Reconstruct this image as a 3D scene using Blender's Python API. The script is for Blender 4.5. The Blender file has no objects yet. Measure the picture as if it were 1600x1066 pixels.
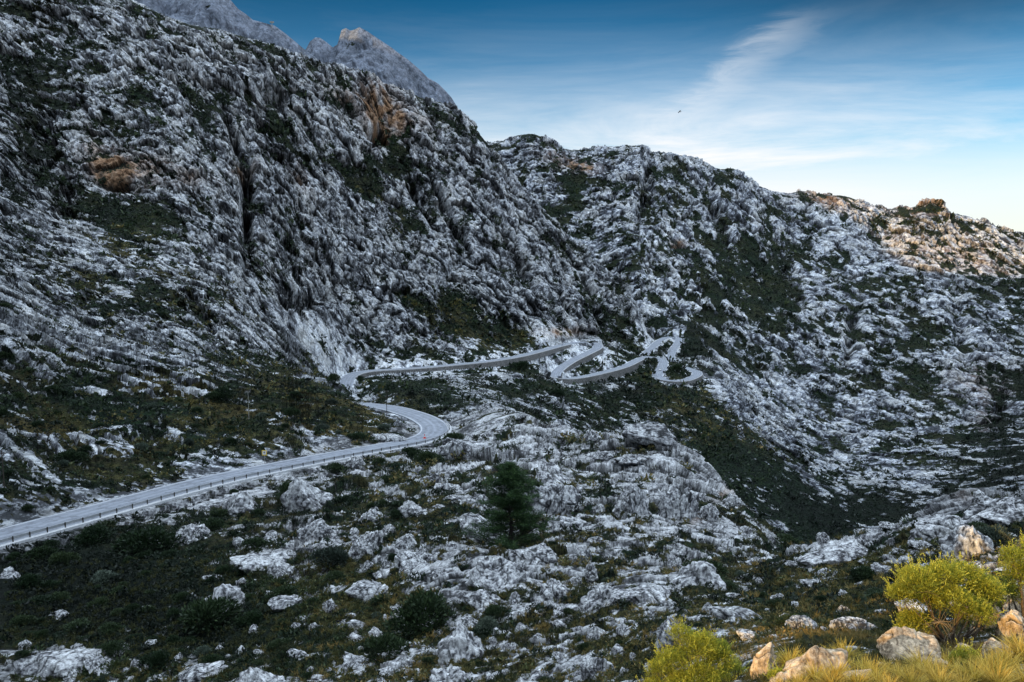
import bpy, bmesh, math, random
import numpy as np
from mathutils import Vector, Matrix
random.seed(7); rng = np.random.default_rng(7)
sc = bpy.context.scene
col = sc.collection
F = 1244.0; HZ = 400.0; CU = 800.0          # focal length, horizon row and centre column of the photograph
PITCH = math.atan((533-HZ)/F)

# ------------------------------------------------------------------ helpers
# Camera is pitched down, so a (column,row) pair becomes a direction through the true pitched camera.
cp, sp = math.cos(PITCH), math.sin(PITCH)
def ray(u, v):
    a = (np.asarray(u, float)-CU)/F; b = (533.0-np.asarray(v, float))/F
    X = a; Y = cp + b*sp; Z = -sp + b*cp
    return X/Y, Z/Y                           # per metre of forward distance
def P(u, v, d):
    x, z = ray(u, v)
    return np.stack([x*d, np.broadcast_to(np.asarray(d, float), np.shape(x)), z*d], -1)
def proj(p):
    X, Y, Z = p[..., 0], p[..., 1], p[..., 2]
    f = Y*cp - Z*sp; up = Y*sp + Z*cp
    return CU + F*X/f, 533.0 - F*up/f

def tag(o, label=None, cat=None, group=None, kind=None):
    if label: o['label'] = label
    if cat: o['category'] = cat
    if group: o['group'] = group
    if kind: o['kind'] = kind
    return o
def empty(name, loc, rz=0.0):
    o = bpy.data.objects.new(name, None); col.objects.link(o)
    o.location = loc; o.rotation_euler = (0, 0, rz); o.empty_display_size = .3
    return o
def mesh_np(name, V, Fc, mat, parent=None, smooth=False, mats=None, midx=None, loc=None):
    """V (n,3), Fc (m,k) index array -> object"""
    me = bpy.data.meshes.new(name)
    V = np.asarray(V, np.float32); Fc = np.asarray(Fc, np.int32)
    m, k = Fc.shape
    me.vertices.add(len(V)); me.vertices.foreach_set('co', V.ravel())
    me.loops.add(m*k); me.loops.foreach_set('vertex_index', Fc.ravel())
    me.polygons.add(m); me.polygons.foreach_set('loop_start', np.arange(0, m*k, k, dtype=np.int32))
    if mats:
        for q in mats: me.materials.append(q)
        me.polygons.foreach_set('material_index', np.asarray(midx, np.int32))
    elif mat: me.materials.append(mat)
    me.update(calc_edges=True)
    me.polygons.foreach_set('use_smooth', np.full(m, smooth))
    o = bpy.data.objects.new(name, me); col.objects.link(o)
    if parent: o.parent = parent
    if loc is not None: o.location = loc
    return o
def mesh_py(name, V, Fc, mat, parent=None, smooth=False):
    me = bpy.data.meshes.new(name); me.from_pydata([tuple(v) for v in V], [], Fc)
    me.materials.append(mat); me.update()
    for p in me.polygons: p.use_smooth = smooth
    o = bpy.data.objects.new(name, me); col.objects.link(o)
    if parent: o.parent = parent
    return o
def set_attr(me, name, arr):
    a = me.color_attributes.new(name, 'FLOAT_COLOR', 'POINT')
    a.data.foreach_set('color', np.asarray(arr, np.float32).ravel())
def copy_thing(o, parent=None):
    c = o.copy(); col.objects.link(c); c.parent = parent
    for ch in list(o.children): copy_thing(ch, c)
    return c

# ------------------------------------------------------------------ noise
_g = rng.normal(size=(256, 3)).astype(np.float32); _g /= np.linalg.norm(_g, axis=1)[:, None]
def _hash(ix, iy, iz, seed):
    h = (ix.astype(np.uint32)*np.uint32(374761393) + iy.astype(np.uint32)*np.uint32(668265263)
         + iz.astype(np.uint32)*np.uint32(2147483647) + np.uint32(seed*974711 & 0xffffffff))
    h = (h ^ (h >> np.uint32(13)))*np.uint32(1274126177)
    return h ^ (h >> np.uint32(16))
def perlin(p, seed=0):
    p = p.astype(np.float32)
    i = np.floor(p).astype(np.int32); f = p-i
    w = f*f*f*(f*(f*6-15)+10)
    out = 0
    for dx in (0, 1):
        wx = w[:, 0] if dx else 1-w[:, 0]
        for dy in (0, 1):
            wy = w[:, 1] if dy else 1-w[:, 1]
            for dz in (0, 1):
                wz = w[:, 2] if dz else 1-w[:, 2]
                g = _g[_hash(i[:, 0]+dx, i[:, 1]+dy, i[:, 2]+dz, seed) & np.uint32(255)]
                d = g[:, 0]*(f[:, 0]-dx)+g[:, 1]*(f[:, 1]-dy)+g[:, 2]*(f[:, 2]-dz)
                out = out + wx*wy*wz*d
    return out*1.5
def worley(p, seed=0):
    """tilted facet height, F2-F1, cell value over the 8 nearest cells"""
    p = p.astype(np.float32)
    b = np.floor(p-0.5).astype(np.int32)
    f1 = np.full(len(p), 9, np.float32); f2 = f1.copy(); cid = np.zeros(len(p), np.float32); fac = cid.copy()
    for dx in (0, 1):
        for dy in (0, 1):
            for dz in (0, 1):
                cx, cy, cz = b[:, 0]+dx, b[:, 1]+dy, b[:, 2]+dz
                h = _hash(cx, cy, cz, seed)
                jx = (h & np.uint32(1023)).astype(np.float32)/1023*.8+.1
                jy = ((h >> np.uint32(10)) & np.uint32(1023)).astype(np.float32)/1023*.8+.1
                jz = ((h >> np.uint32(20)) & np.uint32(1023)).astype(np.float32)/1023*.8+.1
                ox, oy, oz = p[:, 0]-cx-jx, p[:, 1]-cy-jy, p[:, 2]-cz-jz
                d = np.sqrt(ox*ox+oy*oy+oz*oz)
                lt = d < f1
                gg = _g[(h >> np.uint32(5)) & np.uint32(255)]
                fac = np.where(lt, ox*gg[:, 0]+oy*gg[:, 1]+oz*gg[:, 2], fac)
                f2 = np.where(lt, f1, np.minimum(f2, d)); cid = np.where(lt, (h & np.uint32(4095)).astype(np.float32)/4095, cid)
                f1 = np.where(lt, d, f1)
    return fac, f2-f1, cid
from concurrent.futures import ThreadPoolExecutor
_pool = ThreadPoolExecutor(4)
_perlin1, _worley1 = perlin, worley
def _chunks(f, p_, seed):
    if len(p_) < 40000: return [f(p_, seed)]
    return list(_pool.map(lambda q_: f(q_, seed), np.array_split(p_, 16)))
def perlin(p_, seed=0): return np.concatenate(_chunks(_perlin1, p_, seed))
def worley(p_, seed=0):
    r_ = _chunks(_worley1, p_, seed); return tuple(np.concatenate([x[i] for x in r_]) for i in range(3))
def sstep(a, b, x):
    t = np.clip((x-a)/(b-a), 0, 1); return t*t*(3-2*t)

# ------------------------------------------------------------------ materials
def new_mat(name):
    m = bpy.data.materials.new(name); m.use_nodes = True
    nt = m.node_tree; b = nt.nodes['Principled BSDF']
    b.inputs['Roughness'].default_value = .9; b.inputs['Specular IOR Level'].default_value = .2
    return m, nt, b
def N(nt, t, **kw):
    n = nt.nodes.new(t)
    for k, v in kw.items():
        if k.startswith('i_'): n.inputs[k[2:].replace('_', ' ')].default_value = v
        else: setattr(n, k, v)
    return n
def ramp(nt, fac, stops, interp='LINEAR'):
    r = nt.nodes.new('ShaderNodeValToRGB'); r.color_ramp.interpolation = interp
    e = r.color_ramp.elements
    while len(e) < len(stops): e.new(.5)
    for i, (p, c) in enumerate(stops):
        e[i].position = p; e[i].color = (*c, 1) if not isinstance(c, float) else (c, c, c, 1)
    nt.links.new(fac, r.inputs['Fac']); return r.outputs['Color']
def mixc(nt, fac, a, b, mode='MIX'):
    m = nt.nodes.new('ShaderNodeMix'); m.data_type = 'RGBA'; m.blend_type = mode
    for s, v in ((m.inputs['Factor'], fac), (m.inputs['A'], a), (m.inputs['B'], b)):
        if hasattr(v, 'is_output') or isinstance(v, bpy.types.NodeSocket): nt.links.new(v, s)
        elif isinstance(v, (int, float)): s.default_value = v
        else: s.default_value = (*v, 1)
    return m.outputs['Result']
def mth(nt, op, a, b=None, c=None):
    m = nt.nodes.new('ShaderNodeMath'); m.operation = op
    for i, v in enumerate((a, b, c)):
        if v is None: continue
        if isinstance(v, bpy.types.NodeSocket): nt.links.new(v, m.inputs[i])
        else: m.inputs[i].default_value = v
    return m.outputs[0]
def noise(nt, scale, detail=6, rough=.6, stretch=(1, 1, 1), dist=0.0):
    g = N(nt, 'ShaderNodeNewGeometry')
    mp = N(nt, 'ShaderNodeMapping'); mp.inputs['Scale'].default_value = stretch
    nt.links.new(g.outputs['Position'], mp.inputs['Vector'])
    n = N(nt, 'ShaderNodeTexNoise', i_Scale=scale, i_Detail=detail, i_Roughness=rough, i_Distortion=dist)
    nt.links.new(mp.outputs[0], n.inputs['Vector']); return n.outputs['Fac']

def terrain_material(name, rock_lo, rock_hi, px, tone=False, crack=.6):
    """px: typical size on the ground, in metres, of the finest visible detail"""
    m, nt, b = new_mat(name)
    at = N(nt, 'ShaderNodeAttribute', attribute_name='Col')
    sep = N(nt, 'ShaderNodeSeparateColor'); nt.links.new(at.outputs['Color'], sep.inputs[0])
    veg, cav, org = sep.outputs[0], sep.outputs[1], sep.outputs[2]
    dry = at.outputs['Alpha']
    fine = noise(nt, .25/px, 5, .7)
    strk = noise(nt, .16/px, 6, .7, (1, 1, .4), .6)
    big = noise(nt, .012/px, 5, .6)
    if tone:
        at2 = N(nt, 'ShaderNodeAttribute', attribute_name='Tone'); s2 = N(nt, 'ShaderNodeSeparateColor'); nt.links.new(at2.outputs['Color'], s2.inputs[0])
        base_t = mth(nt, 'MULTIPLY_ADD', s2.outputs[0], .72, mth(nt, 'MULTIPLY_ADD', strk, .75, -.165))
    else: base_t = mth(nt, 'ADD', mth(nt, 'MULTIPLY', strk, .75), mth(nt, 'MULTIPLY', big, .35))
    rk = ramp(nt, base_t,
              [(.34, tuple(c*.25 for c in rock_lo)), (.46, rock_lo), (.60, rock_hi), (.76, tuple(min(.8, c*1.25) for c in rock_hi))])
    rk = mixc(nt, ramp(nt, fine, [(.3, (.85,)*3), (.45, (0.0,)*3)]), rk, tuple(c*.3 for c in rock_lo))
    # joints and blocks of the limestone
    g_ = N(nt, 'ShaderNodeNewGeometry'); nz_ = N(nt, 'ShaderNodeTexNoise', i_Scale=.12/px, i_Detail=3); nt.links.new(g_.outputs['Position'], nz_.inputs['Vector'])
    vm_ = N(nt, 'ShaderNodeVectorMath', operation='MULTIPLY_ADD'); nt.links.new(nz_.outputs['Color'], vm_.inputs[0]); vm_.inputs[1].default_value = (px*7,)*3; nt.links.new(g_.outputs['Position'], vm_.inputs[2])
    mp_ = N(nt, 'ShaderNodeMapping'); mp_.inputs['Scale'].default_value = (1, .8, .6); mp_.inputs['Rotation'].default_value = (.2, .35, 0); nt.links.new(vm_.outputs[0], mp_.inputs['Vector'])
    crk = None; blk = None
    ve = N(nt, 'ShaderNodeTexVoronoi', i_Scale=.12/px, feature='DISTANCE_TO_EDGE'); nt.links.new(mp_.outputs[0], ve.inputs['Vector'])
    crk = ramp(nt, ve.outputs['Distance'], [(.0, (0.,)*3), (.06, (.85,)*3), (.12, (1.,)*3)])
    nr_ = N(nt, 'ShaderNodeTexNoise', i_Scale=.2/px, i_Detail=2.5, i_Distortion=.4); nt.links.new(mp_.outputs[0], nr_.inputs['Vector'])
    crk = mth(nt, 'MULTIPLY', crk, ramp(nt, mth(nt, 'ABSOLUTE', mth(nt, 'SUBTRACT', nr_.outputs['Fac'], .5)), [(.0, (.1,)*3), (.018, (.9,)*3), (.03, (1.,)*3)]))
    for sc_ in (.12, .38):
        vc_ = N(nt, 'ShaderNodeTexVoronoi', i_Scale=sc_/px); nt.links.new(mp_.outputs[0], vc_.inputs['Vector'])
        sv = N(nt, 'ShaderNodeSeparateColor'); nt.links.new(vc_.outputs['Color'], sv.inputs[0])
        blk = sv.outputs[0] if blk is None else mth(nt, 'ADD', blk, sv.outputs[0])
    rk = mixc(nt, 1.0, rk, ramp(nt, mth(nt, 'MULTIPLY', blk, .5), [(.15, (.68,)*3), (.5, (1.0,)*3), (.85, (1.25,)*3)]), 'MULTIPLY')
    rk = mixc(nt, mth(nt, 'MULTIPLY_ADD', crk, -crack, crack), rk, tuple(c*.16 for c in rock_lo))
    # ochre staining, and golden sunlight painted onto the far ridge
    orc = ramp(nt, strk, [(.3, (.12, .07, .045)), (.5, (.40, .23, .13)), (.68, (.55, .40, .28))])
    rk = mixc(nt, org, rk, orc)
    # vegetation
    vn = noise(nt, .22/px, 5, .75)
    vb = noise(nt, .02/px, 4, .6)
    vc = ramp(nt, vn, [(.38, (.002, .004, .003)), (.55, (.010, .022, .010)), (.75, (.038, .07, .026))])
    vd = ramp(nt, vn, [(.33, (.012, .011, .005)), (.5, (.085, .068, .022)), (.7, (.23, .17, .06))])
    vcol = mixc(nt, mth(nt, 'MULTIPLY', ramp(nt, vb, [(.42, (0.,)*3), (.62, (1.,)*3)]), dry), vc, vd)
    vm = mth(nt, 'ADD', veg, mth(nt, 'MULTIPLY_ADD', fine, .8, -.40))
    vm = ramp(nt, vm, [(.46, (0.,)*3), (.50, (1.,)*3)])
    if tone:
        vcol = mixc(nt, mth(nt, 'MULTIPLY', s2.outputs[2], .9), vcol, (.0035, .006, .004))  # painted shade mask darkens scrub and rock colour
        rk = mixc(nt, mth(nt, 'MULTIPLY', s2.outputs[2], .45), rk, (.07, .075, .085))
    c = mixc(nt, vm, rk, vcol)
    # dark soil in creases, with crease and cave shade painted into the colour
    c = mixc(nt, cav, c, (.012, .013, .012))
    nt.links.new(c, b.inputs['Base Color'])
    bp = N(nt, 'ShaderNodeBump', i_Strength=1.0, i_Distance=px*2.4)
    hgt = mth(nt, 'ADD', mth(nt, 'MULTIPLY', strk, 1.2), mth(nt, 'MULTIPLY', fine, .8))
    hgt = mth(nt, 'ADD', hgt, mth(nt, 'MULTIPLY', blk, .6))
    nt.links.new(hgt, bp.inputs['Height']); nt.links.new(bp.outputs[0], b.inputs['Normal'])
    b.inputs['Specular IOR Level'].default_value = .1
    return m

# ------------------------------------------------------------------ the lie of the land
# each line: (column, row, forward distance) along a crest, a foot, a road or a slope
ROAD_NEAR = [(-260, 905, 66), (-120, 874, 74), (0, 841, 84), (160, 797, 98), (330, 752, 118), (500, 717, 140), (600, 699, 155), (650, 690, 163),
             (676, 679, 171), (679, 667, 179), (664, 655, 188), (638, 645, 199), (606, 637, 216), (560, 632, 232), (500, 630, 250)]
ROAD_FAR = [(470, 640, 410), (520, 622, 430), (538, 604, 452), (548, 587, 478), (575, 580, 494), (640, 576, 512), (700, 571, 533), (760, 565, 562), (810, 557, 600),
            (850, 547, 645), (885, 538, 693), (912, 534.5, 722), (930, 537, 728), (934, 543, 712), (920, 551, 688), (890, 566, 648), (869, 582, 617), (869, 590, 605), (886, 592.5, 612),
            (930, 585, 640), (975, 573, 685), (1003, 560, 727), (1020, 557, 744), (1034, 562, 742), (1035, 574, 712), (1027, 587, 684),
            (1038, 594, 672), (1062, 596, 672), (1083, 590, 688), (1090, 583, 704), (1078, 577, 716), (1066, 573, 722)]
ROAD_TOP = [(1005, 556, 775), (1016, 546, 800), (1030, 533, 850), (1043, 527, 885), (1057, 527.5, 890), (1060, 534, 868), (1052, 546, 830), (1049, 555, 805), (1048, 564, 785)]
ctrl = []
def line(pts, step=30):
    for a, b in zip(pts[:-1], pts[1:]):
        n = max(1, int(math.hypot(b[0]-a[0], b[1]-a[1])/step))
        for i in range(n):
            t = i/n; ctrl.append((a[0]+(b[0]-a[0])*t, a[1]+(b[1]-a[1])*t, math.exp(math.log(a[2])*(1-t)+math.log(b[2])*t)))
    ctrl.append(pts[-1])
line(ROAD_NEAR[:12], 40); line(ROAD_FAR[2:], 22); line(ROAD_TOP, 14)
SIL_LEFT = [(-400, -260, 640), (-200, -170, 640), (0, -95, 640), (130, -40, 645), (250, 11, 650), (300, 30, 660), (340, 36, 680), (420, 61, 710), (470, 79, 740), (520, 95, 775), (560, 106, 800), (620, 130, 850), (680, 149, 905),
            (704, 158, 925), (728, 178, 940), (742, 195, 950), (752, 216, 955)]
SPUR = [(752, 216, 955), (775, 245, 950), (800, 278, 945), (850, 335, 930), (900, 385, 915), (945, 418, 900), (985, 452, 890), (998, 485, 880), (1006, 515, 870)]
SIL_LEFT = [(u, v+9 if u < 700 else v+5, d) for u, v, d in SIL_LEFT]
line(SIL_LEFT); line(SPUR, 20)
def back(pts, off, fall, step=30):           # the hidden far side of a crest
    line([(u, v+fall, d+off) for u, v, d in pts], step)
back(SIL_LEFT, 130, 90, 60); back(SPUR[:6], 90, 90, 50)
SIL_MID = [(752, 219, 1500), (775, 219, 1500), (785, 218, 1500), (805, 210, 1500), (832, 205, 1490), (850, 212, 1490), (872, 222, 1500), (893, 235, 1510), (905, 230, 1520), (940, 225, 1520), (1000, 224, 1520), (1020, 232, 1530), (1070, 240, 1540),
           (1100, 251, 1550), (1132, 263, 1555), (1141, 254, 1555), (1150, 262, 1560), (1180, 284, 1570), (1232, 301, 1590), (1240, 295, 1600), (1270, 294, 1600), (1288, 301, 1600), (1310, 300, 1600), (1340, 308, 1600), (1353, 318, 1590), (1372, 320, 1580), (1400, 324, 1570),
           (1407, 318, 1560), (1430, 322, 1550), (1441, 312, 1545), (1455, 309, 1540), (1470, 316, 1540), (1482, 328, 1530), (1530, 341, 1510), (1560, 352, 1500), (1600, 362, 1480), (1750, 400, 1400), (2100, 470, 1300)]
SIL_MID = [(u, v+4, d) for u, v, d in SIL_MID]
line(SIL_MID, 22); back(SIL_MID, 250, 60, 60)
for p in [
    # left mountain face, columns from left to right
    (-400, 950, 55), (-400, 700, 100), (-400, 500, 160), (-400, 200, 300), (-400, -60, 460),
    (-150, 760, 96), (-150, 600, 140), (-150, 400, 235), (-150, 150, 350), (-150, -50, 480),
    (0, 790, 94), (0, 740, 107), (0, 660, 130), (0, 560, 168), (0, 470, 215), (0, 380, 280), (0, 280, 350), (0, 150, 420), (0, 20, 510),
    (130, 760, 108), (130, 690, 135), (130, 600, 172), (130, 500, 235), (130, 400, 310), (130, 310, 390), (150, 260, 420), (130, 200, 440), (130, 80, 520),
    (260, 720, 130), (260, 650, 158), (260, 560, 215), (260, 450, 300), (260, 330, 400), (260, 200, 480), (260, 90, 570),
    (400, 690, 150), (400, 640, 180), (400, 580, 245), (400, 500, 340), (400, 400, 440), (400, 300, 520), (400, 200, 590), (400, 110, 640),
    (500, 680, 160), (500, 630, 198), (500, 589, 258), (455, 577, 275), (500, 552, 425), (500, 480, 490), (450, 520, 395), (500, 380, 560), (500, 270, 640), (500, 160, 700),
    (590, 680, 165), (580, 650, 192), (535, 606, 262), (572, 622, 236), (600, 545, 530), (600, 450, 585), (600, 340, 665), (600, 235, 760), (600, 170, 810),
    (700, 545, 575), (700, 450, 650), (700, 340, 740), (700, 240, 830), (800, 530, 650), (800, 440, 720), (800, 340, 830), (900, 510, 755), (900, 440, 830), (960, 500, 820), (970, 530, 800),
    # the hollow below the far road
    (560, 640, 430), (580, 600, 455), (640, 605, 440), (660, 628, 395), (700, 620, 420), (740, 640, 380), (760, 600, 500), (800, 640, 410), (830, 600, 540), (850, 660, 420), (900, 630, 520), (900, 670, 450), (960, 640, 560), (960, 680, 480),
    (1000, 610, 625), (1040, 630, 590), (1040, 670, 520), (950, 605, 600),
    # green flank and gorge
    (1100, 610, 660), (1120, 640, 610), (1090, 690, 510), (1150, 720, 500), (1180, 760, 470), (1250, 800, 455), (1340, 860, 430), (1130, 800, 380), (1230, 860, 370), (1300, 900, 340),
    (1120, 575, 760), (1100, 540, 870), (1070, 510, 920), (1030, 500, 950), (1010, 530, 905),
    # the far mountain face
    (800, 300, 1330), (870, 300, 1330), (900, 380, 1180), (950, 300, 1350), (980, 420, 1080), (1050, 320, 1350), (1060, 440, 1090), (1150, 330, 1400), (1150, 430, 1180), (1150, 540, 930), (1200, 620, 760),
    (1250, 360, 1440), (1250, 460, 1160), (1250, 560, 930), (1260, 660, 720), (1300, 740, 590), (1380, 380, 1420), (1400, 460, 1150), (1400, 560, 920), (1400, 660, 720), (1400, 760, 560), (1430, 830, 460),
    (1500, 400, 1350), (1520, 480, 1080), (1520, 580, 860), (1520, 680, 670), (1520, 770, 520), (1600, 420, 1300), (1620, 520, 1000), (1620, 640, 720), (1620, 740, 520), (1620, 830, 400),
    (1800, 460, 1150), (1800, 600, 800), (1800, 760, 450), (2100, 560, 1000), (2100, 760, 420),
    # near slope
    (-400, 1200, 33), (0, 1200, 32), (0, 1066, 44), (0, 960, 56), (0, 900, 68), (150, 1100, 40), (150, 950, 58), (200, 860, 80), (300, 1130, 34), (300, 1000, 48), (300, 900, 64), (330, 815, 92), (450, 1100, 33), (450, 960, 50), (450, 870, 68), (450, 790, 100),
    (600, 1120, 29), (600, 1000, 42), (600, 900, 56), (600, 820, 76), (600, 760, 105), (650, 720, 135), (750, 1120, 26), (750, 1000, 38), (750, 900, 52), (750, 840, 68), (750, 780, 88), (740, 730, 120), (740, 690, 160),
    (900, 1120, 22), (900, 1000, 34), (900, 900, 48), (880, 840, 66), (880, 780, 88), (880, 730, 115), (1000, 1100, 15), (1000, 1000, 29), (1000, 920, 43), (1000, 860, 58), (1000, 800, 78), (1000, 740, 108),
    (1080, 1120, 11.5), (1090, 1000, 24), (1090, 940, 36), (1080, 880, 52), (1090, 820, 72), (1150, 930, 40), (1150, 880, 56), (1180, 1100, 11), (1200, 1040, 14), (1200, 980, 24), (1220, 930, 38),
    (1300, 1100, 10), (1300, 1040, 12.5), (1300, 1010, 15), (1300, 950, 26), (1300, 900, 40), (1400, 1100, 10), (1400, 1040, 13), (1400, 1000, 17), (1400, 940, 26), (1400, 890, 38),
    (1500, 1100, 10.5), (1500, 1040, 13.5), (1500, 990, 18), (1500, 930, 25), (1500, 870, 36), (1600, 1100, 11), (1600, 1020, 14), (1600, 930, 20), (1600, 860, 32), (1800, 1100, 11), (1800, 900, 20), (2100, 1000, 12), (2100, 800, 30)]:
    ctrl.append(p)
# crest of the near slope, and its hidden back falling into the hollow and the gorge
CREST = [(690, 664, 186), (730, 650, 196), (780, 648, 200), (830, 664, 182), (875, 690, 160), (935, 706, 148), (985, 694, 136), (1030, 688, 130), (1062, 702, 124), (1085, 738, 114), (1118, 785, 101), (1165, 822, 89), (1205, 850, 80), (1222, 878, 74),
         (1262, 878, 63), (1310, 856, 58), (1400, 848, 54), (1448, 832, 52), (1480, 802, 52), (1530, 786, 52), (1600, 788, 50), (1750, 775, 50), (2100, 760, 50)]
line(CREST, 25); back(CREST[1:], 26, 60, 40); back(CREST[4:], 70, 150, 50)
back([(606, 637, 216), (560, 616, 236), (520, 600, 262)], 45, 40, 30)

C = np.array(ctrl)
cx, cz = ray(C[:, 0], C[:, 1])
Q = np.stack([cx*3.0, np.log(C[:, 2])*1.25], 1)                # interpolation plane: bearing, log distance
# merge near-duplicates
keep = []
for i in range(len(Q)):
    if all((Q[i]-Q[j])@(Q[i]-Q[j]) > .0003**1 for j in keep): keep.append(i)
Q = Q[keep]; cz = cz[keep]
def kern(a, b):
    d2 = (a[:, None, 0]-b[None, :, 0])**2+(a[:, None, 1]-b[None, :, 1])**2
    return np.sqrt(d2+.0012)
n = len(Q)
A = np.zeros((n+3, n+3)); A[:n, :n] = kern(Q, Q) - np.eye(n)*.004*-1*-1
A[:n, n] = A[n, :n] = 1; A[:n, n+1:] = Q; A[n+1:, :n] = Q.T
W = np.linalg.solve(A, np.concatenate([cz, np.zeros(3)]))
D0, D1, NW = 7.0, 2100.0, 3200
uc = np.concatenate([np.linspace(-420, -20, 60, endpoint=False), np.linspace(-20, 1620, 1290, endpoint=False), np.linspace(1620, 2100, 60)])
xc = ray(uc, np.full(len(uc), HZ))[0]                        # bearing of each column (taken at the horizon)
lw = np.linspace(math.log(D0), math.log(D1), NW)
gx = np.linspace(xc[0]-.01, xc[-1]+.01, 420); gw = np.linspace(lw[0], lw[-1], 520)
G = np.empty((len(gx), len(gw)))
for i, x in enumerate(gx):
    q = np.stack([np.full(len(gw), x*3.0), gw*1.25], 1)
    G[i] = kern(q, Q)@W[:n] + W[n] + q@W[n+1:]
def bil(X, Wl):
    fx = np.clip((X-gx[0])/(gx[1]-gx[0]), 0, len(gx)-1.001); fw = np.clip((Wl-gw[0])/(gw[1]-gw[0]), 0, len(gw)-1.001)
    i = fx.astype(int); j = fw.astype(int); a = fx-i; b = fw-j
    return (G[i, j]*(1-a)+G[i+1, j]*a)*(1-b)+(G[i, j+1]*(1-a)+G[i+1, j+1]*a)*b
Hs = bil(xc[:, None], lw[None, :])                           # slope z/d
dd = np.exp(lw)
Z = Hs*dd[None, :]
NC = len(uc)

# ------------------------------------------------------------------ roads: smooth centre lines
def spline(pts, step=1.2):
    pts = np.array([P(*p) for p in pts])
    L = np.concatenate([[0], np.cumsum(np.linalg.norm(np.diff(pts, axis=0), axis=1))])
    out = []
    for i in range(len(pts)-1):
        p0 = pts[max(i-1, 0)]; p1 = pts[i]; p2 = pts[i+1]; p3 = pts[min(i+2, len(pts)-1)]
        k = max(2, int((L[i+1]-L[i])/step))
        m1 = (p2-p0)*(L[i+1]-L[i])/max(1e-6, (L[i+1]-L[max(i-1, 0)])); m2 = (p3-p1)*(L[i+1]-L[i])/max(1e-6, (L[min(i+2, len(pts)-1)]-L[i]))
        for t in np.arange(k)/k:
            out.append((2*t**3-3*t*t+1)*p1+(t**3-2*t*t+t)*m1+(-2*t**3+3*t*t)*p2+(t**3-t*t)*m2)
    out.append(pts[-1]); out = np.array(out)
    for _ in range(14): out[1:-1] = .25*out[:-2]+.5*out[1:-1]+.25*out[2:]
    zz = out[:, 2]
    for _ in range(40): zz[1:-1] = .25*zz[:-2]+.5*zz[1:-1]+.25*zz[2:]
    return out
roads = {'near': spline(ROAD_NEAR, .8), 'far': spline(ROAD_FAR, 1.2), 'top': spline(ROAD_TOP, 1.2)}
RW = {'near': 3.35, 'far': 4.3, 'top': 3.9}
WALLS = [((545, 590, 472), (885, 538, 693), 1, 2.7), ((912, 534, 722), (872, 579, 622), -1, 2.4), ((866, 588, 608), (1000, 561, 723), 1, 4.4), ((1030, 592, 676), (1091, 583, 702), 1, 3.0)]
fp = roads['far']; wall_at = np.zeros(len(fp))
def near_k(q_): return int(np.argmin(np.linalg.norm(fp-P(*q_), axis=1)))
for a_, b_, sd_, h_ in WALLS:
    ka, kb = sorted((near_k(a_), near_k(b_))); ll = np.linspace(0, 1, kb-ka)
    wall_at[ka:kb] = sd_*h_*(.35+.65*np.sin(ll*math.pi)**.6)
RS = np.zeros(Z.shape)
RD = np.full(Z.shape, 99.0); RZ = np.zeros(Z.shape)
for k, pts in roads.items():
    tg = np.gradient(pts, axis=0)
    for pi_, p in enumerate(pts):
        R = (11.0 if pi_ % 5 else 26.0) if k == 'near' else (12.0 if pi_ % 3 else 26.0)
        j0, j1 = np.searchsorted(lw, [math.log(max(p[1]-R, D0)), math.log(p[1]+R)])
        b0, b1 = sorted((( p[0]-R)/p[1], (p[0]+R)/p[1]))
        i0, i1 = np.searchsorted(xc, [b0-.02, b1+.02])
        if i1 <= i0 or j1 <= j0: continue
        dx = xc[i0:i1, None]*dd[None, j0:j1]-p[0]; dy = dd[None, j0:j1]-p[1]
        d = np.sqrt(dx*dx+dy*dy) - (RW[k]-3.3)
        s = RD[i0:i1, j0:j1]; m = d < s
        s[m] = d[m]; RZ[i0:i1, j0:j1][m] = p[2]
        if k == 'far': RS[i0:i1, j0:j1][m] = (np.sign(dx*tg[pi_][1]-dy*tg[pi_][0])*wall_at[pi_])[m]
        else: RS[i0:i1, j0:j1][m] = 0
below = Z < RZ
w_up = 1-sstep(4.0, 8.5, RD); w_dn = 1-sstep(3.6, 5.6, RD)
wr = np.where(below, w_dn, w_up)
drop = np.clip(RS, 0, 20)*sstep(3.5, 4.5, RD)*(1-sstep(7, 24, RD))
RS_on = RS > 0
Z = np.where(RS_on & (RD > 3.4) & (RD < 24), np.minimum(Z, RZ+1)-drop, Z)
wr = np.where(RS_on, 1-sstep(3.5, 4.1, RD), wr)
tgt = RZ - .12 - .35*(1-sstep(2.4, 3.2, RD))
Z = np.where(RD < 12, Z*(1-wr)+tgt*wr, Z)

# no spur of ground stands in front of the carriageway: it was cut back when the road was built
LIM = np.full(Z.shape, 9.0, np.float32)
for k, pts in roads.items():
    for pi_, p_ in enumerate(pts[::2]):
        uu_, vv_ = proj(p_)
        if k == 'far' and uu_ < 534: continue
        if k == 'near' and (uu_ < 608 and vv_ < 650 or uu_ < -40): continue
        h_ = abs(wall_at[min(pi_*2, len(wall_at)-1)])*.85+.4 if k == 'far' else .4
        e_ = (p_[2]-h_)/(p_[1]-4.5)
        i0, i1 = np.searchsorted(xc, [(p_[0]-4)/p_[1], (p_[0]+4)/p_[1]])
        j0, j1 = np.searchsorted(dd, [p_[1]*.72, p_[1]-5.0])
        i0 = max(i0-1, 0)
        LIM[i0:i1+1, j0:j1] = np.minimum(LIM[i0:i1+1, j0:j1], e_)
Z = np.where(RD > 5.2, np.minimum(Z, LIM*dd[None, :]), Z)
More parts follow.
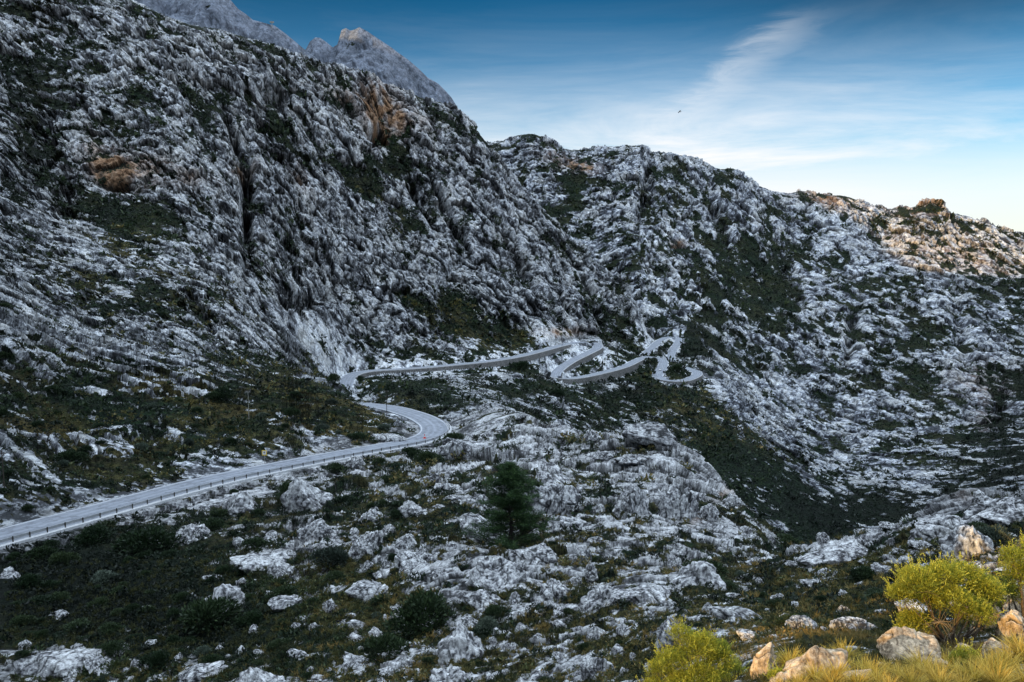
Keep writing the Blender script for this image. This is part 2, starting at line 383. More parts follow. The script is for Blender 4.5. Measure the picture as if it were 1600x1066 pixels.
# ------------------------------------------------------------------ adaptive rows per column
NR = 1240
base = np.empty((NC, NR, 3), np.float32); rdv = np.empty((NC, NR), np.float32)
for i in range(NC):
    z = Z[i]; x = xc[i]*dd
    f = dd*cp - z*sp; v = 533-F*(dd*sp+z*cp)/f
    hor = np.minimum.accumulate(v); vis = v <= hor+6
    dv = np.abs(np.diff(v)); wgt = np.where(vis[1:], 1.0, .18)*np.where((v[1:] > -30) & (v[1:] < 1100), 1, .2)
    s = dv*wgt + np.where(vis[1:] & (v[1:] < 1110), .10, .03) + np.where((RD[i, 1:] < 6) & vis[1:], .25, 0)*(lw[1]-lw[0])*900
    cs = np.concatenate([[0], np.cumsum(s)])
    t = np.linspace(0, cs[-1], NR)
    wv = np.interp(t, cs, lw)
    d = np.exp(wv)
    base[i, :, 1] = d; base[i, :, 0] = xc[i]*d; base[i, :, 2] = np.interp(wv, lw, z)
    rdv[i] = np.interp(wv, lw, RD[i])
def normals(Pg):
    du = np.empty_like(Pg); du[1:-1] = Pg[2:]-Pg[:-2]; du[0] = Pg[1]-Pg[0]; du[-1] = Pg[-1]-Pg[-2]
    dv = np.empty_like(Pg); dv[:, 1:-1] = Pg[:, 2:]-Pg[:, :-2]; dv[:, 0] = Pg[:, 1]-Pg[:, 0]; dv[:, -1] = Pg[:, -1]-Pg[:, -2]
    nn = np.cross(du, dv); nn /= np.linalg.norm(nn, axis=2)[..., None]+1e-9
    return nn
nb = normals(base)
p = base.reshape(-1, 3); d = p[:, 1]; px = d/796.0
U, V = proj(p)
U = U.astype(np.float32); V = V.astype(np.float32)
def lod(lam, k=1.5): return sstep(k*.6, k*1.6, lam/px)
def eq(lam, a, b):
    """more weight to forms a few steps of the sheet wide, less to the very large ones"""
    return b+(a-b)*(1-sstep(12, 50, lam/px))

# --- painted areas of the hillsides (column, row, half width, half height, amount)
def blob(lst):
    out = np.zeros(len(p), np.float32)
    for (u, v, a, b, ang, k) in lst:
        c, s = math.cos(math.radians(ang)), math.sin(math.radians(ang))
        X = (U-u)*c+(V-v)*s; Y = -(U-u)*s+(V-v)*c
        out += k*np.exp(-((X/a)**2+(Y/b)**2)*1.2)
    return out
n1 = perlin(p/np.array([40, 40, 30]), 1); n2 = perlin(p/11.0, 2); n3 = perlin(p/3.4, 3); nL = perlin(p/130.0, 4)
VEG = [(590, 262, 32, 40, 60, 1.0), (590, 310, 42, 30, 50, .7), (500, 250, 50, 12, 20, .5), (640, 355, 40, 16, 40, .5), (200, 350, 60, 26, 12, .9), (150, 320, 50, 12, 10, .6), (235, 330, 25, 22, 0, .5),
       (745, 505, 80, 26, 28, .8), (690, 480, 50, 18, 20, .4), (840, 540, 50, 12, 10, .4), (960, 510, 40, 22, 50, .55), (895, 295, 30, 24, -30, .8), (1180, 430, 60, 50, 30, .42), (1200, 455, 50, 35, 0, .3), (1110, 490, 70, 70, 0, .25), (1080, 540, 60, 40, 0, .45),
       (1170, 740, 150, 50, 38, .72), (1290, 830, 70, 50, 30, .8), (1030, 620, 70, 30, 0, .75), (930, 640, 70, 30, 10, .65), (980, 570, 60, 18, 0, .5), (1080, 600, 30, 16, 0, .3), (1140, 690, 60, 30, 35, .4),
       (650, 610, 110, 22, 6, .55), (760, 600, 60, 16, 10, .1), (830, 590, 50, 18, 20, .5), (480, 620, 130, 40, 12, .55), (330, 660, 120, 40, 10, .45), (120, 650, 160, 40, 0, .4), (60, 640, 80, 40, 0, .3), (200, 730, 130, 20, -12, .25), (560, 540, 120, 14, 8, .35), (400, 560, 100, 16, 10, .25),
       (150, 880, 190, 60, -5, .9), (60, 970, 150, 70, 0, .7), (300, 960, 130, 60, 0, .45), (600, 960, 150, 50, 0, .3), (440, 1010, 150, 50, 0, .35), (650, 820, 120, 30, 15, .3), (800, 700, 60, 20, 10, .2), (880, 760, 80, 20, 10, .1),
       (1250, 960, 120, 40, 10, .5), (1180, 900, 60, 30, 0, .4), (1420, 960, 60, 60, 0, .4), (1560, 830, 60, 30, 0, .5), (1350, 930, 80, 30, 0, .4), (1000, 1040, 60, 30, 0, .4), (1420, 800, 60, 20, 0, .3), (1560, 720, 60, 60, 0, .5), (1380, 800, 60, 30, 0, .4),
       (1480, 560, 120, 60, 0, .12), (80, 40, 120, 60, 0, .2), (470, 420, 16, 60, 80, .2),
       (100, 735, 150, 50, -8, .14), (505, 540, 34, 50, 60, .3), (1160, 410, 30, 40, 30, .3),
       # bare rock
       (700, 920, 330, 110, 0, -.09), (1510, 800, 120, 26, -10, -.35), (1400, 850, 120, 20, -10, -.25), (1440, 390, 200, 50, 10, -.12),
       (960, 770, 230, 75, 25, -.24), (740, 705, 160, 36, 15, -.2), (720, 930, 150, 60, 0, -.12), (1130, 900, 90, 40, 20, -.2),
       (350, 420, 330, 120, 20, -.10), (700, 330, 200, 120, 45, -.07), (1350, 420, 260, 120, 20, -.05),
       (300, 440, 200, 60, 20, -.2), (540, 460, 120, 70, 50, -.25), (620, 420, 140, 60, 50, -.2), (150, 540, 200, 40, 10, -.25), (800, 420, 100, 60, 40, -.15), (430, 865, 100, 20, -4, -.6), (760, 900, 60, 20, 20, -.4), (1060, 760, 80, 60, 40, -.45), (800, 680, 110, 26, 14, -.4),
       (720, 740, 120, 22, 12, -.3), (1020, 930, 60, 18, -20, -.6), (1150, 860, 80, 20, 30, -.4), (700, 930, 50, 40, 0, -.4), (100, 1035, 90, 24, 0, -.5), (1310, 870, 90, 12, -14, -.6), (1480, 815, 60, 14, -20, -.6), (100, 700, 60, 16, 0, -.4),
       (330, 792, 130, 16, -13, -.7), (650, 722, 50, 12, -10, -.7), (700, 700, 20, 16, 0, -.4), (850, 735, 80, 20, 10, -.3), (900, 1045, 40, 20, 0, -.4), (630, 1040, 60, 24, 0, -.35), (1200, 640, 100, 50, 30, -.3), (1330, 680, 120, 40, 20, -.15), (1130, 600, 30, 18, 30, -.5), (660, 600, 60, 10, 0, -.1), (740, 610, 50, 14, 25, -.5)]
ORG = [(190, 262, 70, 26, 12, .55), (600, 178, 44, 34, 60, .5), (290, 290, 50, 14, 0, .3), (1290, 312, 60, 12, 5, .55), (1450, 322, 60, 14, 5, .55), (1480, 400, 110, 30, 12, .28), (185, 278, 34, 16, 10, 1.0), (160, 250, 40, 14, 60, .5), (240, 265, 30, 16, 0, .35), (590, 175, 34, 22, 70, .8), (605, 200, 22, 20, 0, .8), (540, 150, 40, 14, 20, .4), (640, 190, 40, 16, 20, .35), (380, 265, 20, 14, 0, .5), (910, 262, 26, 10, 10, .8), (1062, 382, 14, 6, 0, .9), (870, 250, 30, 14, 20, .3),  # far right ridge entries paint golden sunlight into the rock
       (470, 290, 30, 14, 60, .3), (880, 520, 40, 8, 0, .5), (1100, 812, 40, 8, -35, .5), (1535, 600, 60, 30, 0, .3), (1540, 660, 20, 16, 0, .4), (1520, 800, 20, 8, 0, .2)]
vegp = blob(VEG)*np.where(d > 260, .74, .9); orgp = np.clip(blob(ORG)*1.5*(.7+.9*n2), 0, 1)
near = 1-sstep(150, 260, d)
midm = sstep(.0, 1, (U-900)/200)*sstep(500, 900, d)      # far mountain across the gorge

# --- displacement
q = p.copy()
wx = perlin(p/23.0+7, 5)*6; wy = perlin(p/23.0+19, 6)*6
q[:, 0] += wx*np.clip(d/300, .05, 1); q[:, 1] += wy*np.clip(d/300, .05, 1); q[:, 2] += wx*.6*np.clip(d/300, .05, 1)
# the beds of the near slope strike down to the right, those of the left mountain stand on edge
e1 = np.array([.84, -.50, -.22], np.float32); e1 /= np.linalg.norm(e1); e2 = np.array([.5, .84, 0], np.float32); e2 /= np.linalg.norm(e2); e3 = np.cross(e1, e2)
qn = np.stack([q@e1*.48, q@e2, q@e3*1.0], 1)
m1 = np.array([.45, -.15, .88], np.float32); m1 /= np.linalg.norm(m1); m2 = np.cross(m1, np.array([0, 1, 0], np.float32)); m2 /= np.linalg.norm(m2); m3 = np.cross(m1, m2)
qm = np.stack([q@m1*.55, q@m2*1.0, q@m3], 1)
lf = near[:, None]
qa = (qn*lf+qm*(1-lf)).astype(np.float32)
qa = np.where(midm[:, None] > .5, q*np.array([1.05, .5, .62], np.float32), qa)
disp = np.zeros(len(p), np.float32)
crev = np.zeros(len(p), np.float32); block = crev.copy()
cap = 0.16*d
for lam, sd, kind in ((90, 10, 0), (45, 11, 1), (22, 12, 0), (11, 13, 1), (5.5, 14, 0), (2.7, 15, 1), (1.35, 16, 0), (.7, 17, 1), (.35, 18, 0), (.17, 19, 1)):
    wgt = lod(lam)*(1-sstep(.7, 1.5, lam/cap))
    if wgt.max() <= 0: continue
    nz = perlin(qa/lam, sd)
    nf = (1-near)*(eq(lam, .7, .9))+near*(.45 if lam < 8 else 1)*min(1.0, .22+.78*lam/9)
    a = (.14 if lam < 60 else .11)*lam*nf*(1-.1*near)
    if kind == 0:
        r_ = 1-np.abs(nz)*2.6
        if sd % 4 == 0 and lam > 8:      # sharp crests
            disp += wgt*a*(np.clip(r_, -1, 1)*.9-.25); crev += wgt*np.clip(-r_-.35, 0, 1)*.6
        else:
            disp += wgt*a*(.45-np.clip(r_, -1, 1)**2*np.sign(r_)*.8)
            crev += wgt*np.clip(r_-.55, 0, 1)*(.9 if lam < 30 else .4)
    else:
        disp += wgt*a*nz*1.5
        crev += wgt*np.clip(-nz-.32, 0, 1)*.8
for lam, sd in ((34, 19), (17, 20), (8, 21), (3.8, 22), (1.8, 23), (.85, 24), (.4, 25)):
    wgt = lod(lam, 2.6)*(1-sstep(.5, 1.2, lam/(cap*.6)))
    if wgt.max() <= 0: continue
    qq_ = qa/lam*np.array([.8, 1, 1.1], np.float32)
    j_ = perlin(qq_*2.3, sd+60)*.35; qq_ = qq_+np.stack([j_, -j_, j_*.6], 1)
    f1, e, cid = worley(qq_, sd)
    disp += wgt*lam*((1-near)+near*min(1.0, .35+lam/8))*(.09*(np.clip(e*7, 0, 1)**.5 - .8) + .13*(cid-.5) + .36*f1)
    crev += wgt*np.clip(1-e*9, 0, 1)*(1.0-.55*near)
    block += wgt*(cid-.5)*(.75-.3*near)
for lam, sd in ((6, 30), (2.2, 31), (.8, 32), (.3, 33)):
    wgt = lod(lam, 2.4)*(1-sstep(.5, 1.2, lam/(cap*.4)))
    nz = perlin(q*np.array([1, 1, .16], np.float32)/lam, sd)
    disp += wgt*lam*(.15-.12*near)*(1-.6*midm)*(np.abs(nz)*2-.4)
    crev += wgt*np.clip(.5-np.abs(nz)*6, 0, 1)*(.5-.25*near)
nbf = nb.reshape(-1, 3)
slope = 1-nbf[:, 2]
# vegetation amount
nS = np.zeros(len(p), np.float32); tone = np.zeros(len(p), np.float32); tw_ = np.zeros(len(p), np.float32)+1e-3
for lam, sd in ((60, 50), (28, 51), (13, 52), (6, 53), (2.8, 54), (1.3, 55), (.6, 56)):
    wgt = lod(lam, 2.6)*(1-sstep(.5, 1.0, lam/(cap*.5)))*eq(lam, 1.25, .6)
    nS += wgt*perlin(qa/lam+3.3, sd)
dn = disp/(.9+d*.012)
veg = .452 + vegp*.62 + n1*.13*(1-near) + nL*.06*(1-near) + nS*(.27+.05*near) - (slope-.3)*.42*(1-near*.5) - np.clip(dn, -1, 1)*.12
veg += near*.012 - .01*midm - .045*(1-near)
veg = np.clip(veg, 0, 1)
vm = sstep(.44, .56, veg)
amp = (1-.80*vm)
bushy = sum(lod(l)*l*.15*(1-np.abs(perlin(p/l, s_))*2.4)*(1-sstep(.6, 1.3, l/(cap*.3))) for l, s_ in ((5, 41), (2.2, 42), (.9, 43), (.4, 44)))
smooth_nS = sum(eq(lam, 1.25, .6)*lod(lam, 3.2)*(1-sstep(.5, 1.0, lam/(cap*.5)))*perlin(qa/lam+3.3, sd) for lam, sd in ((28, 51), (13, 52), (6, 53)))
vs = .452+.05+vegp*.62+smooth_nS*.32-.1
out = np.clip((.56-vs)/.30, -.25, 1)
nBig = perlin(qn.astype(np.float32)/np.array([8, 7, 7], np.float32), 58)
lift = near*out*np.clip(d/70, .15, 1.2)*(1.0+.8*nBig)
rf = rdv.reshape(-1)
amp = (1-.80*vm)*(1-near)+near*(.30+.70*np.clip(out*1.4, 0, 1))
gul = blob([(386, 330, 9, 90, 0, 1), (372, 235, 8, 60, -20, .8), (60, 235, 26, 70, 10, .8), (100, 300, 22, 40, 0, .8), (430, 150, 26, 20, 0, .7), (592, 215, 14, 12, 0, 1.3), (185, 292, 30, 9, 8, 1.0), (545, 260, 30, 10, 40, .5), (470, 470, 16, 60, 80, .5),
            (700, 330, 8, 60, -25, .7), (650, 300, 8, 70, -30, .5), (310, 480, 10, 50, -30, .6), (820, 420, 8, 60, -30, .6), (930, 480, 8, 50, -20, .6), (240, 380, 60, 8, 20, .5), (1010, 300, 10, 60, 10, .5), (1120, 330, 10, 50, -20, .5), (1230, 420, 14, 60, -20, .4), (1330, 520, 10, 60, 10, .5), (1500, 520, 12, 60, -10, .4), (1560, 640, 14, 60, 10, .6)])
disp = np.where(near > .5, disp, disp*(.62+.14*midm))
disp = disp - gul*np.where(near > .5, 0, 22*np.clip(d/500, .3, 2))
flat_ = .72-.42*sstep(900, 600, d)*sstep(300, 380, d)
amp = amp*(near+(1-near)*(flat_+(1.12-flat_)*sstep(.05, .22, slope)))
D = disp*amp*(1-.25*near) + bushy*vm*.8 + lift
damp = np.where(d < 300, sstep(3.6, 18, rf), sstep(3.6, 30, rf)*.9+.1*sstep(3.6, 9, rf))
fg = sstep(12, 34, d)*.72+.28
D = D*damp*fg
D = np.where((rf < 24) & (d > 300), np.minimum(D, rf*.12), D)
D = np.where((rf < 25.5) & (d <= 300), np.minimum(D, np.maximum(rf-4, 0)*.09), D)
dir_ = nbf*.45+np.stack([-.05+0*midm, -.72+.42*midm, .30+.30*midm], 1); dir_ /= np.linalg.norm(dir_, axis=1)[:, None]
dir_ = np.where(near[:, None] > 0, nbf*near[:, None]+dir_*(1-near[:, None]), dir_)
pos = p+dir_*D[:, None]
ci_ = np.repeat(np.arange(NC), NR); ji_ = np.clip(np.round((np.log(np.maximum(pos[:, 1], D0))-lw[0])/(lw[1]-lw[0])).astype(int), 0, NW-1)
pos[:, 2] = np.where(rdv.reshape(-1) > 5.2, np.minimum(pos[:, 2], LIM[ci_, ji_]*pos[:, 1]), pos[:, 2])
pos = pos.reshape(NC, NR, 3)
uu, vv = proj(pos)
hor = np.minimum.accumulate(vv, axis=1)
VIS = (vv <= hor+.6)
nn = normals(pos)
PT = pos.reshape(-1, 3).astype(np.float32)
# joints, blocks and scrub of the mountains are laid out on the finished faces
k_ = np.clip(d/300, .05, 1)
wx = perlin(PT/23.0+7, 5)*6; wy = perlin(PT/23.0+19, 6)*6
q2 = PT.copy(); q2[:, 0] += wx*k_; q2[:, 1] += wy*k_; q2[:, 2] += wx*.6*k_
qb = np.where(midm[:, None] > .5, q2*np.array([1.05, .5, .7], np.float32), np.stack([q2@m1*.62, q2@m2, q2@m3], 1)).astype(np.float32)
cr2 = np.zeros(len(p), np.float32); bl2 = cr2.copy(); nS2 = cr2.copy()
for lam, sd in ((22, 12), (11, 83), (5.5, 14), (2.7, 85)):
    wgt = lod(lam)*(1-sstep(.7, 1.5, lam/cap)); nz = perlin(qb/lam, sd); cr2 += wgt*np.clip(.42-np.abs(nz)*2.6, 0, 1)*1.1
for lam, sd in ((34, 19), (17, 20), (8, 21), (3.8, 22), (1.8, 23)):
    wgt = lod(lam, 2.6)*(1-sstep(.5, 1.2, lam/(cap*.6)))
    qq_ = qb/lam*np.array([.8, 1, 1.1], np.float32); j_ = perlin(qq_*2.3, sd+60)*.35; qq_ = qq_+np.stack([j_, -j_, j_*.6], 1)
    f1, e, cid = worley(qq_, sd); cr2 += wgt*np.clip(1-e*9, 0, 1)*.9; bl2 += wgt*(cid-.5)*.8
for lam, sd in ((60, 50), (28, 51), (13, 52), (6, 53), (2.8, 54), (1.3, 55)):
    nS2 += lod(lam, 2.6)*(1-sstep(.5, 1.0, lam/(cap*.5)))*eq(lam, 1.2, .7)*perlin(qb/lam+3.3, sd)
v2 = .452 + vegp*.62 + n1*.13 + nL*.06 + (nS2*.55+nS*.45)*.29 - (slope-.3)*.42 - np.clip(dn, -1, 1)*.12 - .01*midm - .062
veg = veg*near+np.clip(v2, 0, 1)*(1-near); vm = sstep(.44, .56, veg)
crev = crev*near+(cr2*.75+crev*.25)*(1-near); block = block*near+bl2*(1-near)
for lam, sd in ((30, 70), (14, 71), (7, 72), (3.4, 73), (1.7, 74), (.8, 75), (.4, 76), (.2, 77)):
    wgt = lod(lam, 1.3)*(1-sstep(.2, .5, lam/cap))
    tone += wgt*perlin(PT*np.array([1.1, 1.1, .7], np.float32)/lam+1.7, sd); tw_ += wgt
tone = tone/np.sqrt(tw_)*.85+block*.38
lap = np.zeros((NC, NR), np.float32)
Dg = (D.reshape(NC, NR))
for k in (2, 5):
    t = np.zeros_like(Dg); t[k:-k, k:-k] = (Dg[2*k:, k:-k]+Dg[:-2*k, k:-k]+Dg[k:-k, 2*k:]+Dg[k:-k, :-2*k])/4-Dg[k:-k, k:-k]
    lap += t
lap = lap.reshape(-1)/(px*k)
cav = np.clip(crev*.34 + np.clip(lap, 0, 1)*.9, 0, 1)*(1-.3*vm)*damp  # shade of crevices and hollows, painted into the colour
cav = np.clip(cav+gul*.45*(1-near), 0, .96)  # gully shade painted in as well
cav = np.maximum(cav, np.clip(blob([(592, 219, 13, 8, 10, 1.6), (188, 300, 30, 6, 8, 1.3), (160, 275, 8, 16, 20, .9), (232, 288, 8, 12, 0, .8), (885, 530, 20, 3, -8, .8), (430, 140, 18, 12, 0, .8), (405, 165, 10, 14, 0, .8)]), 0, 1)*.95)  # cave mouths painted as dark shade
painted_shade = np.clip(blob([(90, 920, 300, 120, 0, 1.1), (330, 1000, 140, 70, 0, .5), (-20, 400, 110, 420, 0, .6), (1470, 790, 220, 50, 0, .9), (1620, 700, 110, 150, 0, .8), (1290, 820, 90, 40, 30, .4), (1090, 545, 60, 50, 0, .5), (980, 610, 60, 20, 20, .6)]), 0, 1)  # shade of dark corners and ravine, painted into scrub and rock colour
COL2 = np.stack([np.clip(tone*.80+.5, 0, 1), np.clip(nS*.5+.5, 0, 1), painted_shade, near], 1).astype(np.float32)
dryv = np.clip(.2+near*.35+blob([(450, 640, 200, 60, 10, .6), (150, 660, 200, 60, 0, .5), (820, 530, 100, 20, 0, .4), (1300, 980, 200, 60, 0, .3), (200, 430, 200, 60, 15, .5), (1090, 660, 110, 50, 30, .7), (1200, 700, 60, 20, 35, .5), (700, 500, 100, 30, 10, .4), (590, 330, 60, 20, 30, .5)])-.55*blob([(1200, 760, 200, 80, 35, 1), (100, 900, 250, 80, 0, 1), (300, 1000, 200, 80, 0, 1)]), 0, 1)
bank = (d < 300) & (rf > 3) & (rf < 9.5)
veg = np.where(bank, np.clip(veg-.12*sstep(10, 7, rf)-.06, 0, 1), veg)
cav = np.where((d < 300) & (rf < 10), np.clip(cav+.45*sstep(11, 7, rf)*(.7+n3), 0, .9), cav)
COL2[:, 0] = np.where((d < 300) & (rf < 10), COL2[:, 0]-.12, COL2[:, 0])
veg = np.where(rf < 4.4, np.clip(.3+n3*.4, 0, .5), veg)
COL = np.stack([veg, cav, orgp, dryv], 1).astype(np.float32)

# --- split the sheet of ground into the slopes a viewer would name
zone = np.zeros((NC, NR), np.int8)
dg = d.reshape(NC, NR); Ug = U.reshape(NC, NR)
crest_d = np.interp(uc, [c[0] for c in CREST], [c[2] for c in CREST])+12
crest_d = np.where(uc < 690, np.interp(uc, [-420, 0, 330, 600, 690], [78, 90, 122, 170, 205]), crest_d)
left_far = np.interp(uc, [-420, 752, 1010, 1100, 1250, 2100], [1000, 1050, 915, 840, 100, 40])
zone[:] = np.where(dg < crest_d[:, None], 0, np.where(dg < left_far[:, None], 1, 2))
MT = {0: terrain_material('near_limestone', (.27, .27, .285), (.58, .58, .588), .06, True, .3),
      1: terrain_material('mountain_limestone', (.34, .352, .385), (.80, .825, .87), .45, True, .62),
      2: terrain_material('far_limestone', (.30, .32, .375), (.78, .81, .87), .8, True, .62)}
names = {0: 'near_slope', 1: 'left_mountain_ground', 2: 'far_mountain_ground'}
idx = np.arange(NC*NR).reshape(NC, NR)
quads = np.stack([idx[:-1, :-1], idx[1:, :-1], idx[1:, 1:], idx[:-1, 1:]], -1).reshape(-1, 4)
qz = zone[:-1, :-1].reshape(-1)
PF = pos.reshape(-1, 3)
for z in (0, 1, 2):
    qq = quads[qz == z]
    used, inv = np.unique(qq, return_inverse=True)
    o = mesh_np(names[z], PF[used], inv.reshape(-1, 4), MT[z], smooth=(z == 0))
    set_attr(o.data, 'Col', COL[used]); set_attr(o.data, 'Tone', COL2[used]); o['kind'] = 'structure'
NF = nn.reshape(-1, 3)

# lookup tables of what can be seen, for standing things on the ground
visf = np.where(VIS.reshape(-1) & (uu.reshape(-1) > -10) & (uu.reshape(-1) < 1610) & (vv.reshape(-1) < 1120) & (vv.reshape(-1) > -5))[0]
uf, vf = uu.reshape(-1)[visf], vv.reshape(-1)[visf]
def ground(u, v, dmin=0, dmax=9999):
    k = np.argmin((uf-u)**2+(vf-v)**2+np.where((d[visf] < dmin) | (d[visf] > dmax), 1e6, 0))
    return PF[visf[k]].astype(float), visf[k]

# ------------------------------------------------------------------ road surface, lines, rails, walls
def asphalt():
    m, nt, b = new_mat('asphalt')
    a = noise(nt, .35, 6, .6); c = noise(nt, 9, 3, .6)
    cc = ramp(nt, a, [(.3, (.24, .26, .31)), (.7, (.36, .39, .45))])
    cc = mixc(nt, .35, cc, ramp(nt, c, [(.3, (.08,)*3), (.7, (.28,)*3)]), 'MIX')
    at = N(nt, 'ShaderNodeAttribute', attribute_name='Across'); sr = N(nt, 'ShaderNodeSeparateColor'); nt.links.new(at.outputs['Color'], sr.inputs[0])
    trk = ramp(nt, sr.outputs[0], [(0, (.75,)*3), (.05, (1.35,)*3), (.1, (.95,)*3), (.2, (.78,)*3), (.3, (1.02,)*3), (.42, (.8,)*3), (.5, (1.12,)*3), (.6, (.8,)*3), (.72, (1.02,)*3), (.82, (.78,)*3), (.93, (.95,)*3), (.96, (1.35,)*3), (1, (.75,)*3)])
    cc = mixc(nt, 1.0, cc, trk, 'MULTIPLY')
    cc = mixc(nt, ramp(nt, noise(nt, .9, 4, .7), [(.53, (0.,)*3), (.6, (.6,)*3)]), cc, (.11, .115, .13))
    nt.links.new(cc, b.inputs['Base Color']); b.inputs['Roughness'].default_value = .85
    return m
def plain(name, c, rough=.8, var=.25, scale=4, metal=0.0):
    m, nt, b = new_mat(name)
    cc = ramp(nt, noise(nt, scale, 5, .65), [(.3, tuple(x*(1-var) for x in c)), (.7, tuple(min(1, x*(1+var)) for x in c))])
    nt.links.new(cc, b.inputs['Base Color']); b.inputs['Roughness'].default_value = rough; b.inputs['Metallic'].default_value = metal
    return m
M_ASPH = asphalt(); M_LINE = plain('road_paint', (.55, .55, .56), .7, .3, 2)
def stone_wall_mat():
    m, nt, b = new_mat('dry_stone')
    g = N(nt, 'ShaderNodeNewGeometry')
    v = N(nt, 'ShaderNodeTexVoronoi', i_Scale=1.6); nt.links.new(g.outputs['Position'], v.inputs['Vector'])
    v2 = N(nt, 'ShaderNodeTexVoronoi', i_Scale=1.6, feature='DISTANCE_TO_EDGE'); nt.links.new(g.outputs['Position'], v2.inputs['Vector'])
    c = ramp(nt, mth(nt, 'MULTIPLY_ADD', v.outputs['Color'], .6, mth(nt, 'MULTIPLY', noise(nt, .12, 5, .6), .6)), [(.25, (.07, .068, .065)), (.6, (.145, .14, .135)), (.9, (.25, .245, .24))])
    c = mixc(nt, ramp(nt, v2.outputs['Distance'], [(.0, (.75,)*3), (.08, (0.,)*3)]), c, (.07, .07, .07))
    nt.links.new(c, b.inputs['Base Color']); return m
M_STONE = stone_wall_mat()
M_PALE = plain('pale_wall_cap', (.45, .45, .46), .9, .2, 1)
M_STEEL = plain('galvanised_steel', (.45, .46, .48), .5, .15, 3, .6)
M_POST = plain('dark_wood_post', (.05, .042, .035), .85)

def frame_xy(pts):
    t = np.gradient(pts, axis=0); t[:, 2] = 0; t /= np.linalg.norm(t, axis=1)[:, None]
    r = np.stack([t[:, 1], -t[:, 0], np.zeros(len(t))], 1)    # to the right of travel
    return t, r
def strip(name, pts, offs, mat, parent=None, smooth=False):
    """offs: list of (right offset, height) profile; swept along pts"""
    t, r = frame_xy(pts); k = len(offs)
    V = np.concatenate([(pts[:, None, :]+r[:, None, :]*np.array([[o[0]] for o in offs])[None]+np.array([[0, 0, o[1]] for o in offs])[None])], 1).reshape(-1, 3)
    i = np.arange(len(pts)-1)[:, None]*k+np.arange(k-1)[None]
    Fc = np.stack([i, i+1, i+1+k, i+k], -1).reshape(-1, 4)
    return mesh_np(name, V, Fc, mat, parent, smooth)
for k, pts in roads.items():
    w = RW[k]
    pr = [(-w-.05, -1.6), (-w, 0)]+[(x, .06*(1-(x/w)**2)) for x in np.linspace(-w*.92, w*.92, 15)]+[(w, 0), (w+.05, -1.6)]
    o = strip('road', pts+np.array([0, 0, .05]), pr, M_ASPH, smooth=False); o['kind'] = 'structure'
    ac = np.tile(np.array([q_[0]/w*.5+.5 for q_ in pr]), len(pts)); set_attr(o.data, 'Across', np.stack([ac]*4, 1))
npts = roads['near']
for s, nm in ((-1, 1), (1, 1)):
    e = 2.95
    hz = .06*(1-(e/3.35)**2)
    o = strip('road_marking', npts+np.array([0, 0, .05+hz+.012]), [(s*e-.07, 0), (s*e+.07, 0)], M_LINE); o['kind'] = 'structure'
# verge kerb of pale concrete under the guard rail
t_, r_ = frame_xy(npts)
# guard rail on the valley side of the near road
Ln = np.concatenate([[0], np.cumsum(np.linalg.norm(np.diff(npts[:, :2], axis=0), axis=1))])
def along(pts, L, s, off=0, h=0):
    q_ = np.array([np.interp(s, L, pts[:, i]) for i in range(3)])
    t, r = frame_xy(pts); rr = np.array([np.interp(s, L, r[:, i]) for i in range(3)]); tt = np.array([np.interp(s, L, t[:, i]) for i in range(3)])
    return q_+rr*off+np.array([0, 0, h]), tt, rr
def box_at(c, tt, rr, a, b, h0, h1):
    V = []
    for z in (h0, h1):
        for sa, sb in ((-1, -1), (1, -1), (1, 1), (-1, 1)):
            V.append(c+tt*a*sa+rr*b*sb+np.array([0, 0, z]))
    return V, [(0, 3, 2, 1), (4, 5, 6, 7), (0, 1, 5, 4), (1, 2, 6, 5), (2, 3, 7, 6), (3, 0, 4, 7)]
s_end = Ln[np.argmin(np.linalg.norm(npts-P(690, 667, 179), axis=1))]
gr = empty('guard_rail', tuple(along(npts, Ln, Ln[0]+2, 3.25)[0]))
tag(gr, 'long low steel guard rail on dark posts along the valley edge of the near road', 'guard rail')
off = np.array(gr.location)
sel = (Ln > Ln[0]+2) & (Ln < s_end+3)
rail = strip('rail', npts[sel]-off, [(3.2, .42), (3.17, .46), (3.25, .53), (3.17, .58), (3.25, .65), (3.17, .72), (3.2, .75), (3.29, .75), (3.29, .42)], M_STEEL, gr)
kb = strip('kerb', npts[sel]-off, [(3.12, -.3), (3.12, .19), (3.75, .17), (3.8, -1.2)], plain('pale_concrete', (.52, .52, .53), .8), gr)
first = None; s = Ln[0]+3; cnt = 0
while s < s_end and cnt < 99:
    c, tt, rr = along(npts, Ln, s, 3.36)
    if first is None:
        V, Fc = box_at(np.zeros(3), np.array([0, 1, 0]), np.array([1, 0, 0]), .05, .045, -.5, .80)
        first = mesh_py('post', V, Fc, M_POST, gr); o = first
    else:
        o = first.copy(); col.objects.link(o); o.parent = gr
    o.location = c-off; o.rotation_euler = (0, 0, math.atan2(-tt[0], tt[1]))
    s += 2.6; cnt += 1

